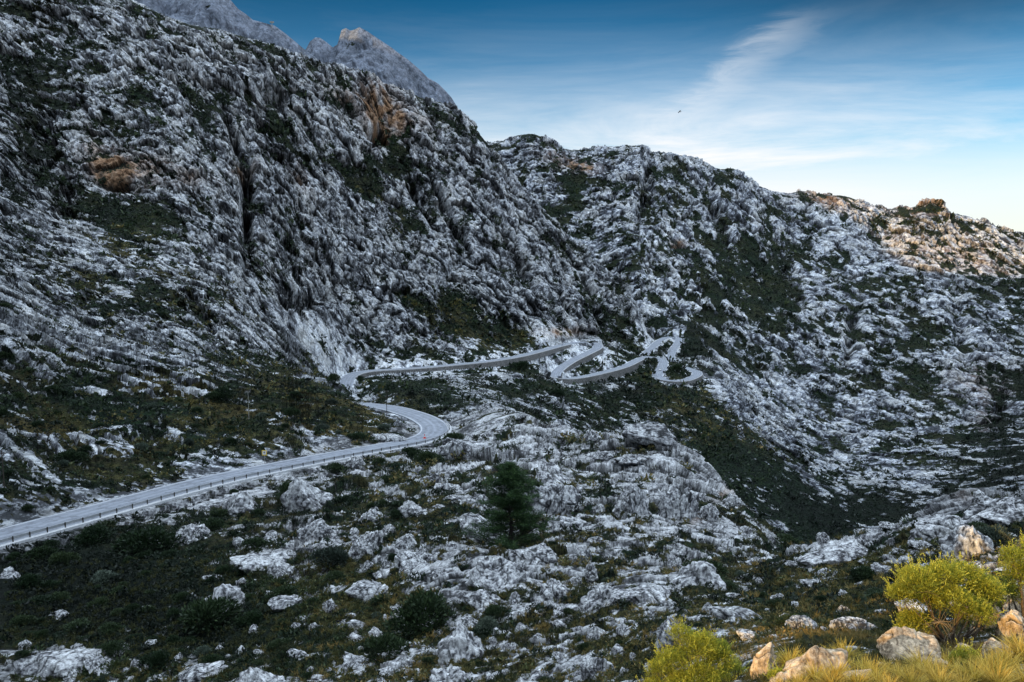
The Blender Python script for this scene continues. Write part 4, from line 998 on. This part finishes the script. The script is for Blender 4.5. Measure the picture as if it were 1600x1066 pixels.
# ------------------------------------------------------------------ boulders of the sunlit foreground and named outcrops
ico = bmesh.new(); bmesh.ops.create_icosphere(ico, subdivisions=6, radius=1)
ICV = np.array([v.co[:] for v in ico.verts]); ICF = np.array([[v.index for v in f.verts] for f in ico.faces]); ico.free()
STRIKE = math.atan2(-.5, .84)
def boulder_mat(name, lo, hi, px):
    return terrain_material(name, lo, hi, px, True, .3)
M_TAN = boulder_mat('tan_boulder', (.36, .27, .18), (.55, .43, .30), .022)
M_GREYR = boulder_mat('grey_outcrop', (.27, .27, .285), (.56, .56, .566), .045)
def boulder(name, u_, v_, size, rz, seed, label, mat, cuts=5, rough=1.0, sink=.3, dmin=0, dmax=400, tilt=0, cat='boulder', flute=0.0):
    """size: half extents in px at its distance"""
    g_, _k = ground(u_, v_, dmin, dmax); u1 = float(g_[1])/F
    sx_, sy_, sz_ = (s*u1 for s in size)
    r_ = np.random.default_rng(seed); v = ICV.copy()
    for _ in range(cuts):
        nrm = r_.normal(size=3); nrm[2] = nrm[2]*.8+.15; nrm /= np.linalg.norm(nrm); h = r_.uniform(.52, .88)
        dd_ = v@nrm-h; m = dd_ > 0; v[m] -= nrm*(dd_[m]*.92)[:, None]
    nr = v/np.linalg.norm(v, axis=1)[:, None]
    S = max(sx_, sy_, sz_)
    q_ = v*np.array([sx_, sy_, sz_])/S
    n_ = .16*perlin(q_*1.7+seed, 3)+.09*perlin(q_*4+seed, 4)
    cr_ = np.abs(perlin(q_*np.array([1.6, 1.6, 1.0])+seed*2.3, 5)); e_ = cr_*1.3
    n_ -= rough*.10*np.clip(1-cr_*9, 0, 1)
    n_ += rough*(.05*perlin(q_*8+seed, 6)+.028*(np.abs(perlin(q_*np.array([17, 17, 9]), 7))-.3)+.014*perlin(q_*40, 8))
    if flute: n_ += flute*(np.abs(perlin(q_*np.array([7, 7, .8])+seed, 9))*1.6-.4)
    v = v+nr*n_[:, None]
    v = v*np.array([sx_, sy_, sz_])
    ct, st_ = math.cos(tilt), math.sin(tilt); v = np.stack([v[:, 0]*ct+v[:, 2]*st_, v[:, 1], -v[:, 0]*st_+v[:, 2]*ct], 1)
    o = mesh_np(name, v, ICF, mat, smooth=True); o.location = (g_[0], g_[1], g_[2]+sz_*(1-2*sink)*.5); o.rotation_euler = (0, 0, rz)
    qs_ = q_*S*np.array([1, 1, .35]); tn_ = sum(perlin(qs_/l_+seed, 20+i) for i, l_ in enumerate((S*.5, S*.22, S*.1, S*.05)))*.55
    kar = np.clip(.16-np.abs(perlin(q_*S/(S*.11)*np.array([1.3, 1.3, .22])+seed, 31)), 0, 1)*3.5+np.clip(.10-np.abs(perlin(q_*3.1+seed, 32)), 0, 1)*6
    tb_ = np.clip(.54+tn_*.5-np.clip(kar, 0, .5)*.55, 0, 1); set_attr(o.data, 'Tone', np.stack([tb_, tb_, tb_*0, tb_], 1))
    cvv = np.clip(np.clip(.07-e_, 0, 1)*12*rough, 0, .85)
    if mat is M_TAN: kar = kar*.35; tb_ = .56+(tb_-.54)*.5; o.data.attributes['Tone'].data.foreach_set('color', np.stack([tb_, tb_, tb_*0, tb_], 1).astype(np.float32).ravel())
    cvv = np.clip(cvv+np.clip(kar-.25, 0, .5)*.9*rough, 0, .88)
    set_attr(o.data, 'Col', np.stack([cvv*0, cvv, cvv*0, cvv*0], 1)); tag(o, label, cat); return o
boulder('boulder', 1278, 1054, (66, 44, 50), .15, 11, 'largest tan sunlit boulder, broad and round with a dark crack near its left end', M_TAN, 12, .7)
boulder('boulder', 1192, 1056, (20, 18, 46), .3, 12, 'narrow upright sunlit rock left of the largest tan boulder', M_TAN, 12, .9, tilt=.35)
boulder('boulder', 1222, 1068, (22, 18, 20), .8, 13, 'small rounded tan boulder at the foot of the largest one', M_TAN, 5, .6)
boulder('boulder', 1424, 1034, (56, 38, 46), -.3, 14, 'pale tan boulder with a sloping left side below the sunlit tree', M_TAN, 11, .6, tilt=-.15)
boulder('boulder', 1545, 985, (30, 26, 50), .4, 15, 'upright pale rock with a sunlit left face beside the sunlit tree', M_TAN, 14, 1.3, tilt=-.2)
boulder('boulder', 1582, 1000, (34, 30, 54), .1, 16, 'dark fissured rock at the right edge behind tall golden grass', M_TAN, 14, 1.6)
boulder('boulder', 1556, 1022, (26, 20, 20), .6, 17, 'squat pale rock at the foot of the upright rocks at the right edge', M_TAN, 6, .8)
boulder('boulder', 1508, 1018, (16, 12, 10), .2, 18, 'small flat tan stone between the sunlit tree and the upright pale rock', M_TAN, 6, .8)
boulder('boulder', 1376, 1044, (10, 9, 9), 0, 19, 'fist sized pale stone left of the sloping pale boulder', M_TAN, 5, .6)
for i_, a_ in enumerate([
    (430, 885, (95, 60, 16), -.1, 'wide flat pale slab with a dark hollow, left of the middle of the near slope', 0, .12),
    (582, 862, (26, 22, 34), .2, 'upright fluted block standing alone right of the wide flat slab', .05, 0),
    (650, 880, (40, 26, 22), .4, 'low pale outcrop between the fluted block and the pine', .03, .1),
    (770, 915, (60, 36, 40), .1, 'fluted grey rock face below the pine', .06, .15),
    (840, 875, (50, 30, 26), -.2, 'smooth domed rock right of the foot of the pine', .02, .1),
    (905, 880, (22, 18, 26), .3, 'egg shaped dome of rock right of the smooth dome', .03, 0),
    (870, 790, (62, 30, 30), .2, 'long fluted ledge just right of the pine', .06, .1),
    (1062, 805, (46, 34, 46), .1, 'tallest fluted pillar on the crag above the gorge', .06, .2),
    (990, 800, (38, 30, 44), .5, 'pointed fluted outcrop left of the tallest pillar', .06, -.1),
    (1015, 935, (58, 44, 20), -.4, 'broad pale flat rock in the lower slope right of the middle', .02, -.1),
    (935, 1050, (34, 28, 26), .3, 'dark edged rock near the bottom edge left of the sunlit bush', .04, 0),
    (100, 1040, (84, 50, 20), .1, 'wide dim rock in the bottom left corner', .02, 0),
    (720, 705, (62, 30, 22), .25, 'pale fluted ledge just below and right of the road bend', .05, .2),
    (950, 940, (32, 24, 20), .1, 'layered rock left of the broad pale flat rock', .03, 0),
    (1310, 872, (80, 34, 14), .15, 'long pale ledge along the rim of the gorge on the right', .02, -.18),
    (1478, 838, (60, 40, 42), .3, 'large rounded pale rock on the right skyline of the near slope', .02, -.3),
    (1565, 812, (70, 44, 34), .2, 'broad layered grey rock at the right edge above the sunlit trees', .03, -.2),
    (600, 686, (36, 20, 10), .1, 'pale rock ledge on the knoll inside the road bend', .03, 0),
    (865, 930, (30, 26, 30), .5, 'angular rock cluster below the smooth dome', .05, 0)]):
    u_, v_, sz3, rz_, lab, fl, tl = a_
    if i_ in (): continue
    boulder('limestone_outcrop', u_, v_, sz3, rz_, 40+i_, lab, M_GREYR, 14, 1.25, .42, 20, 210, tilt=tl, cat='outcrop', flute=fl)

# loose and bedded rocks all over the near slope
RP = []
ico = bmesh.new(); bmesh.ops.create_icosphere(ico, subdivisions=5, radius=1)
IC6, IF6 = ICV, ICF
ICV = np.array([v.co[:] for v in ico.verts]); ICF = np.array([[v.index for v in f.verts] for f in ico.faces]); ico.free()
for i_ in range(12):
    shp = [(50, 34, 22), (44, 32, 34), (60, 34, 18), (40, 34, 40)][i_ % 4]
    RP.append(boulder('limestone_rock', 800, 900, shp, 0, 200+i_, 'x', M_GREYR, 15, 1.2, .42, 20, 210, cat='rock', flute=[.02, .06, .015, .07][i_ % 4]))
base_s = 50*float(ground(800, 900, 20, 210)[0][1])/F
cand = np.where((wv_ > .40) & (wv_ < .66) & (zf == 0) & (dv_ > 19) & (dv_ < 215) & (rr_ > 9))[0]
occ2 = []; cnt = 0
for i_ in rng.permutation(cand):
    g_ = PF[visf[i_]]; hw_ = min(10+rng.pareto(1.3)*11, 60)
    if uf[i_] < 330 and 760 < vf[i_] < 1010 and rng.uniform() < .75: continue
    if any((uf[i_]-a_[0])**2+((vf[i_]-a_[1])*1.8)**2 < ((hw_+a_[2])*.75)**2 for a_ in occ2): continue
    s_ = min(hw_*g_[1]/F, 4.6)/base_s
    if rr_[i_] < 5+s_*base_s*1.3: continue
    occ2.append((uf[i_], vf[i_], hw_)); k = cnt % 12; o = RP[k] if cnt < 12 else RP[k].copy()
    if cnt >= 12: col.objects.link(o)
    o.location = (g_[0], g_[1], g_[2]+s_*base_s*.02); o.scale = (s_, s_*random.uniform(.8, 1.2), s_*random.uniform(.8, 1.15))
    o.rotation_euler = (random.gauss(0, .12), random.gauss(.12, .14), STRIKE+random.gauss(0, .45)+random.choice((0, math.pi)))
    tag(o, ['low bedded grey limestone rock between scrub on the shaded near slope', 'blocky fluted grey limestone rock between scrub on the shaded near slope', 'flat grey limestone slab between scrub on the shaded near slope', 'tall fluted grey limestone block between scrub on the shaded near slope'][k % 4], 'rock',
        ['low bedded rocks on the near slope', 'fluted rocks on the near slope', 'flat slabs on the near slope', 'tall blocks on the near slope'][k % 4])
    cnt += 1
    if cnt >= 290: break
ICV, ICF = IC6, IF6
# a few more sunlit foreground stones
for i_, a_ in enumerate([(1345, 1062, (30, 22, 16), .2, 'low pale stone in golden grass between the largest and the sloping boulder'), (1462, 1040, (22, 18, 12), .5, 'small pale stone just right of the sloping pale boulder'),
                        (1250, 985, (30, 22, 20), .3, 'grey shaded rock directly behind the largest tan boulder'), (1340, 985, (44, 26, 18), -.2, 'wide grey shaded rock behind the sloping pale boulder'), (1592, 955, (26, 24, 26), .2, 'pale rock at the right edge under the cut off tree')]):
    boulder('boulder', a_[0], a_[1], a_[2], a_[3], 90+i_, a_[4], M_TAN if i_ not in (2, 3) else M_GREYR, 7, .9)

# ------------------------------------------------------------------ small things along the road
M_WHITE = plain('white_paint', (.78, .78, .78), .5, .05); M_GLASS = plain('dark_glass', (.02, .025, .03), .15, .1); M_TYRE = plain('tyre_rubber', (.02, .02, .02), .9)
M_YEL = plain('yellow_sign', (.75, .52, .12), .6, .1); M_RED = plain('red_plastic', (.62, .05, .035), .5, .1); M_LAMP = plain('lamp_lens', (.6, .6, .6), .2, .05)
def loft_box(rings, mat, name, parent):      # rings of 4+ points each
    V = [q_ for r_ in rings for q_ in r_]; k = len(rings[0]); Fc = []
    for i in range(len(rings)-1):
        for j in range(k): Fc.append((i*k+j, i*k+(j+1) % k, (i+1)*k+(j+1) % k, (i+1)*k+j))
    Fc.append(tuple(range(k))[::-1]); Fc.append(tuple((len(rings)-1)*k+j for j in range(k)))
    return mesh_py(name, V, Fc, mat, parent)
kf = np.argmin(np.linalg.norm(fp-P(1031, 578, 702), axis=1)); cpt = fp[kf]; tg = fp[kf+2]-fp[kf-2]; tg /= np.linalg.norm(tg)
e = empty('car', tuple(cpt+np.array([0, 0, .11])), math.atan2(tg[1], tg[0])); hw = .86
def ring(x, z0, z1, w0, w1): return [(x, -w0, z0), (x, w0, z0), (x, w1, z1), (x, -w1, z1)]
loft_box([ring(-2.05, .4, .75, .7, .66), ring(-1.95, .28, .92, .82, .78), ring(-.9, .25, .98, hw, .82), ring(.8, .25, .98, hw, .82), ring(1.6, .27, .88, .84, .76), ring(2.05, .38, .66, .68, .62)], M_WHITE, 'body', e)
loft_box([ring(-1.75, .92, .95, .74, .72), ring(-1.2, .95, 1.36, .76, .6), ring(.1, .97, 1.4, .76, .6), ring(.9, .95, .98, .74, .7)], M_GLASS, 'window', e)
loft_box([ring(-1.22, 1.365, 1.40, .6, .56), ring(.12, 1.405, 1.44, .6, .56)], M_WHITE, 'roof', e)
for x_ in (-1.3, 1.3):
    for s_ in (-1, 1):
        V, Fc = [], []; tube(V, Fc, (x_, s_*.7, .31), (x_, s_*.88, .31), .31, .31, 14); Fc += [tuple(range(14))[::-1], tuple(range(14, 28))]
        wv = mesh_py('wheel', V, Fc, M_TYRE, e)
for s_ in (-1, 1):
    V, Fc = box_at(np.array([2.0, s_*.5, .0]), np.array([1., 0, 0]), np.array([0, 1., 0]), .05, .14, .55, .66); mesh_py('headlight', V, Fc, M_LAMP, e)
tag(e, 'small white car driving on the S bend near the lowest loop of the road', 'car')

def pole(u_, v_, h_px, r, mat, label, arms=True):
    g_, _k = ground(u_, v_, 60, 300); u1 = float(g_[1])/F; H_ = h_px*u1; e = empty('utility_pole', tuple(g_))
    V, Fc = [], []; tube(V, Fc, (0, 0, -.5), (0, 0, H_), r, r*.7, 8); mesh_py('post', V, Fc, mat, e)
    if arms:
        V, Fc = box_at(np.array([0, 0, H_-.35]), np.array([1., .0, 0]), np.array([0, 1., 0]), .5, .05, 0, .1); mesh_py('crossarm', V, Fc, mat, e)
        for s_ in (-.4, .0, .4):
            V, Fc = [], []; tube(V, Fc, (s_, 0, H_-.24), (s_, 0, H_-.05), .05, .03, 8); mesh_py('insulator', V, Fc, M_LAMP, e)
    tag(e, label, 'utility pole'); return np.array(g_)+np.array([0, 0, H_])
M_PGREY = plain('weathered_pole', (.28, .27, .25), .9, .25, 8)
tA = pole(389, 655, 46, .085, M_PGREY, 'thin pale utility pole in the scrub above the straight road')
tB = pole(5, 770, 68, .085, M_POST, 'dark utility pole on the bank at the left edge of the picture')
tC = pole(605, 655, 46, .085, M_POST, 'dark utility pole beside the road bend')
g_, _k = ground(426, 729, 80, 200); kk = np.argmin(np.linalg.norm(npts[:, :2]-g_[:2], axis=1)); rp, tt, rr = along(npts, Ln, Ln[kk], -4.2, -.1)
e = empty('road_sign', tuple(rp)); V, Fc = [], []; tube(V, Fc, (0, 0, -.3), (0, 0, 2.1), .045, .045, 8); mesh_py('post', V, Fc, M_PGREY, e)
V, Fc = box_at(np.zeros(3), np.array([1., 0, 0]), np.array([0, 1., 0]), .42, .03, 1.45, 2.35)
V = [np.array(q_)-np.array([0, .08, 0]) for q_ in V]; mesh_py('sign_plate', V, Fc, M_YEL, e)
V, Fc = box_at(np.zeros(3), np.array([1., 0, 0]), np.array([0, 1., 0]), .27, .01, 1.62, 2.2); V = [np.array(q_)-np.array([0, .125, 0]) for q_ in V]; mesh_py('sign_face', V, Fc, M_WHITE, e)
V, Fc = box_at(np.zeros(3), np.array([1., 0, 0]), np.array([0, 1., 0]), .1, .008, 1.85, 2.12); V = [np.array(q_)-np.array([0, .145, 0]) for q_ in V]; mesh_py('symbol', V, Fc, M_POST, e)
tag(e, 'small yellow road sign on a pole at the uphill side of the straight road', 'road sign')
# red traffic cone standing on the bend
kk = np.argmin(np.linalg.norm(npts-P(668, 683, 166), axis=1)); rp, tt, rr = along(npts, Ln, Ln[kk], .2, .1)
e = empty('traffic_cone', tuple(rp))
V, Fc = box_at(np.zeros(3), np.array([1., 0, 0]), np.array([0, 1., 0]), .32, .32, 0, .06); mesh_py('base', V, Fc, M_RED, e)
for (z0, z1, r0, r1, m_) in ((.06, .35, .24, .17, M_RED), (.35, .58, .17, .115, M_WHITE), (.58, .95, .115, .03, M_RED)):
    V, Fc = [], []; tube(V, Fc, (0, 0, z0), (0, 0, z1), r0, r1, 16); Fc.append(tuple(range(16, 32))); mesh_py('cone_band' if m_ is M_WHITE else 'cone_body', V, Fc, m_, e)
tag(e, 'red traffic cone with a pale band standing in the road bend', 'traffic cone')
# bird
bp_ = P(1062, 175, 160.); V = []; Fc = []
def birdmesh():
    bm = bmesh.new()
    me = bpy.data.meshes.new('bird'); xs = np.linspace(-.3, .35, 9); rad = [.01, .045, .075, .085, .08, .065, .05, .045, .012]
    rings = []
    for x_, r_ in zip(xs, rad): rings.append([bm.verts.new((x_, r_*math.cos(a), r_*.85*math.sin(a))) for a in np.linspace(0, 2*math.pi, 10, endpoint=False)])
    for a_, b_ in zip(rings[:-1], rings[1:]):
        for j in range(10): bm.faces.new((a_[j], a_[(j+1) % 10], b_[(j+1) % 10], b_[j]))
    bm.faces.new(rings[0][::-1]); bm.faces.new(rings[-1])
    for s_ in (-1, 1):
        st = [(0.0, .05, .03, .26), (0.06, .3, .13, .25), (.0, .6, .12, .2), (-.12, .88, .04, .05)]
        pr = []
        for (x_, y_, z_, c_) in st: pr.append((bm.verts.new((x_+c_*.45, s_*y_, z_)), bm.verts.new((x_-c_*.55, s_*y_, z_-.01))))
        for a_, b_ in zip(pr[:-1], pr[1:]): bm.faces.new((a_[0], a_[1], b_[1], b_[0]))
    t0 = bm.verts.new((-.25, 0, .01)); t1 = bm.verts.new((-.52, -.1, .0)); t2 = bm.verts.new((-.52, .1, .0)); bm.faces.new((t0, t1, t2))
    bm.to_mesh(me); bm.free(); me.materials.append(M_POST); o = bpy.data.objects.new('bird', me); col.objects.link(o); return o
o = birdmesh(); o.location = bp_; o.rotation_euler = (.25, .12, math.radians(200)); o.scale = (1, .8, 1); tag(o, 'small dark bird gliding in the pale sky above the ridge', 'bird')
# little marker on the distant skyline
g_ = P(425, 39, 1880.); e = empty('summit_marker', tuple(g_)); V, Fc = [], []; tube(V, Fc, (0, 0, -8), (0, 0, 7), 1.0, .8, 6); mesh_py('mast', V, Fc, M_PGREY, e)
V, Fc = box_at(np.zeros(3), np.array([1., 0, 0]), np.array([0, 1., 0]), 4.5, 1.2, 4, 7.5); mesh_py('platform', V, Fc, M_PGREY, e)
tag(e, 'tiny marker standing on the distant skyline ridge above the left mountain', 'marker')

# ------------------------------------------------------------------ unseen ridges, added and shaped to keep sun and sky light off the valley
def off_ridge(name, Lc, prof, width, zb, amp_, seed, mat):
    pa = [q_[0] for q_ in prof]; ph = [q_[1] for q_ in prof]
    a_ = np.linspace(pa[0], pa[-1], 260); S = SUN_TO; Pp = np.array([-S[1], S[0]])
    rows = np.linspace(-1, 1, 41)
    V = np.empty((len(a_), 41, 3)); hh = np.interp(a_, pa, ph)
    for j, t in enumerate(rows):
        c_ = Lc+t*width; V[:, j, 0] = S[0]*c_+Pp[0]*a_; V[:, j, 1] = S[1]*c_+Pp[1]*a_; V[:, j, 2] = zb+(hh-zb)*(1-abs(t)**1.15)
    f = V.reshape(-1, 3); lam = width*.35
    f[:, 2] += amp_*(perlin(f/lam, seed)+.5*perlin(f/lam*2.1, seed+1)+.25*perlin(f/lam*4.3, seed+2))
    i = np.arange(len(f)).reshape(len(a_), 41); Fc = np.stack([i[:-1, :-1], i[:-1, 1:], i[1:, 1:], i[1:, :-1]], -1).reshape(-1, 4)
    o = mesh_np(name, f, Fc, mat, smooth=True); vg = np.clip(.45+perlin(f/lam*3, seed+5)*.5, 0, 1)
    set_attr(o.data, 'Col', np.stack([vg, vg*0, vg*0, vg*0+.5], 1)); o['kind'] = 'structure'
SUN_EL = math.radians(13); SUN_TO = np.array([-.80, -.60])     # horizontal direction towards the sun
# profile: (position across the sun's direction, crest height)
off_ridge('sun_block_ridge', 900, [(-3200, 1060), (-2200, 1005), (-2060, 1035), (-1900, 1000), (-1300, 820), (-1070, 740), (-935, 668), (-800, 590), (-613, 468), (-518, 500), (-400, 470), (-150, 300), (-60, 190), (60, 120), (400, 60)], 420, -150, 14, 70, MT[2])
off_ridge('sun_block_hill', 62, [(-230, 150), (-120, 110), (-70, 64), (-40, 34), (-18, 20), (-14.8, 13), (-12.6, 3), (10, -4), (60, -10)], 34, -25, .8, 75, MT[0])

# ------------------------------------------------------------------ world, sun, camera
w = bpy.data.worlds.new('World'); sc.world = w; w.use_nodes = True
nt = w.node_tree; bg = nt.nodes['Background']
sky = N(nt, 'ShaderNodeTexSky', sky_type='NISHITA', sun_disc=False, sun_elevation=SUN_EL, sun_rotation=math.atan2(SUN_TO[0], SUN_TO[1]) % (2*math.pi), altitude=400, air_density=1.0, dust_density=.4, ozone_density=2.5)
tc = N(nt, 'ShaderNodeTexCoord')
sx = N(nt, 'ShaderNodeSeparateXYZ'); nt.links.new(tc.outputs['Generated'], sx.inputs[0])
def cloud(scale, stretch, rot, detail=7, rough=.62, dist=.6, loc=(0, 0, 0)):
    mp = N(nt, 'ShaderNodeMapping'); mp.inputs['Scale'].default_value = stretch; mp.inputs['Rotation'].default_value = rot; mp.inputs['Location'].default_value = loc
    nt.links.new(tc.outputs['Generated'], mp.inputs['Vector'])
    n_ = N(nt, 'ShaderNodeTexNoise', i_Scale=scale, i_Detail=detail, i_Roughness=rough, i_Distortion=dist); nt.links.new(mp.outputs[0], n_.inputs['Vector']); return n_.outputs['Fac']
skyc = N(nt, 'ShaderNodeHueSaturation', i_Saturation=1.85, i_Value=.95); nt.links.new(sky.outputs[0], skyc.inputs['Color'])
def mapr(v, a, b):
    n_ = N(nt, 'ShaderNodeMapRange', interpolation_type='SMOOTHSTEP'); nt.links.new(v, n_.inputs[0]); n_.inputs[1].default_value = a; n_.inputs[2].default_value = b; return n_.outputs[0]
c1 = cloud(2.2, (1, 1, 7), (0, .10, 0)); c2 = cloud(5, (1, 1, 9), (0, -.06, 0), 8, .7)
el = sx.outputs[2]
low = ramp(nt, el, [(0.0, (1.,)*3), (.125, (1.,)*3), (.165, (.66,)*3), (.21, (.24,)*3), (.25, (.08,)*3), (.30, (.012,)*3), (.40, (.0,)*3)])
m1 = mth(nt, 'MULTIPLY', mth(nt, 'ADD', mth(nt, 'MAXIMUM', ramp(nt, c1, [(.38, (.35,)*3), (.66, (1.,)*3)]), mth(nt, 'MULTIPLY_ADD', mapr(el, .06, .17), -.75, .85)), mth(nt, 'MULTIPLY', c2, .25)), low)
# a single streak of cirrus high to the right
ax = mth(nt, 'DIVIDE', sx.outputs[0], sx.outputs[1]); ez = mth(nt, 'DIVIDE', sx.outputs[2], sx.outputs[1])
c3 = cloud(9, (1, 1, 4.5), (0, .5, 0), 8, .65, 1.2)
lx = mth(nt, 'SUBTRACT', mth(nt, 'ADD', ax, mth(nt, 'MULTIPLY', ez, -1.25)), -.005)
dxx = mth(nt, 'ADD', mth(nt, 'SUBTRACT', lx, 0.0), mth(nt, 'MULTIPLY_ADD', c3, .10, -.05))
band = mth(nt, 'SUBTRACT', 1.0, mapr(mth(nt, 'ABSOLUTE', dxx), .0, .055))
vert = mth(nt, 'MULTIPLY', mapr(ez, .12, .2), mth(nt, 'SUBTRACT', 1.0, mapr(ez, .26, .31)))
m2 = mth(nt, 'MULTIPLY', mth(nt, 'MULTIPLY', band, vert), ramp(nt, c3, [(.3, (.15,)*3), (.7, (.75,)*3)]))
m1 = mth(nt, 'MULTIPLY', m1, mth(nt, 'MULTIPLY_ADD', mapr(ax, .3, .66), -.2, 1.0))
frontm = mapr(sx.outputs[1], .0, .3)
m2 = mth(nt, 'MULTIPLY', m2, mth(nt, 'MULTIPLY', frontm, .42))
over = mapr(el, .42, .7)  # bright overhead cloud, out of view, added as fill light
m3 = mth(nt, 'MULTIPLY', over, ramp(nt, c1, [(.3, (.55,)*3), (.6, (.95,)*3)]))
deep = mth(nt, 'SUBTRACT', 1.0, mth(nt, 'MULTIPLY', mapr(el, .10, .34), mth(nt, 'MULTIPLY_ADD', mapr(ax, .0, .6), .36, .56)))
clouds = mth(nt, 'MINIMUM', mth(nt, 'ADD', mth(nt, 'ADD', m1, m2), m3), 1.0)
FILL_CLOUD_V = 19.5
lowc = mixc(nt, over, (6.6, 6.7, 6.9), (FILL_CLOUD_V*.81, FILL_CLOUD_V*.97, FILL_CLOUD_V*1.15))
sk2 = nt.nodes.new('ShaderNodeVectorMath'); sk2.operation = 'SCALE'; nt.links.new(skyc.outputs[0], sk2.inputs[0]); nt.links.new(deep, sk2.inputs['Scale'])
fin = mixc(nt, clouds, sk2.outputs[0], lowc)
nt.links.new(fin, bg.inputs['Color']); bg.inputs['Strength'].default_value = .15

sun = bpy.data.lights.new('sun', 'SUN'); sun.energy = 5.0; sun.angle = math.radians(.5); sun.color = (1.0, .61, .18)
so = bpy.data.objects.new('sun', sun); col.objects.link(so)
sdir = Vector((SUN_TO[0]*math.cos(SUN_EL), SUN_TO[1]*math.cos(SUN_EL), math.sin(SUN_EL))).normalized()
so.rotation_euler = sdir.to_track_quat('Z', 'Y').to_euler()

cam = bpy.data.cameras.new('camera'); cam.sensor_width = 36; cam.lens = 36*F/1600; cam.clip_start = .3; cam.clip_end = 20000
co = bpy.data.objects.new('camera', cam); col.objects.link(co)
co.rotation_euler = (math.pi/2-PITCH, 0, 0); sc.camera = co
sc.view_settings.view_transform = 'Standard'; sc.view_settings.look = 'None'; sc.view_settings.exposure = 0
sc.cycles.max_bounces = 4; sc.cycles.diffuse_bounces = 2; sc.cycles.transparent_max_bounces = 2
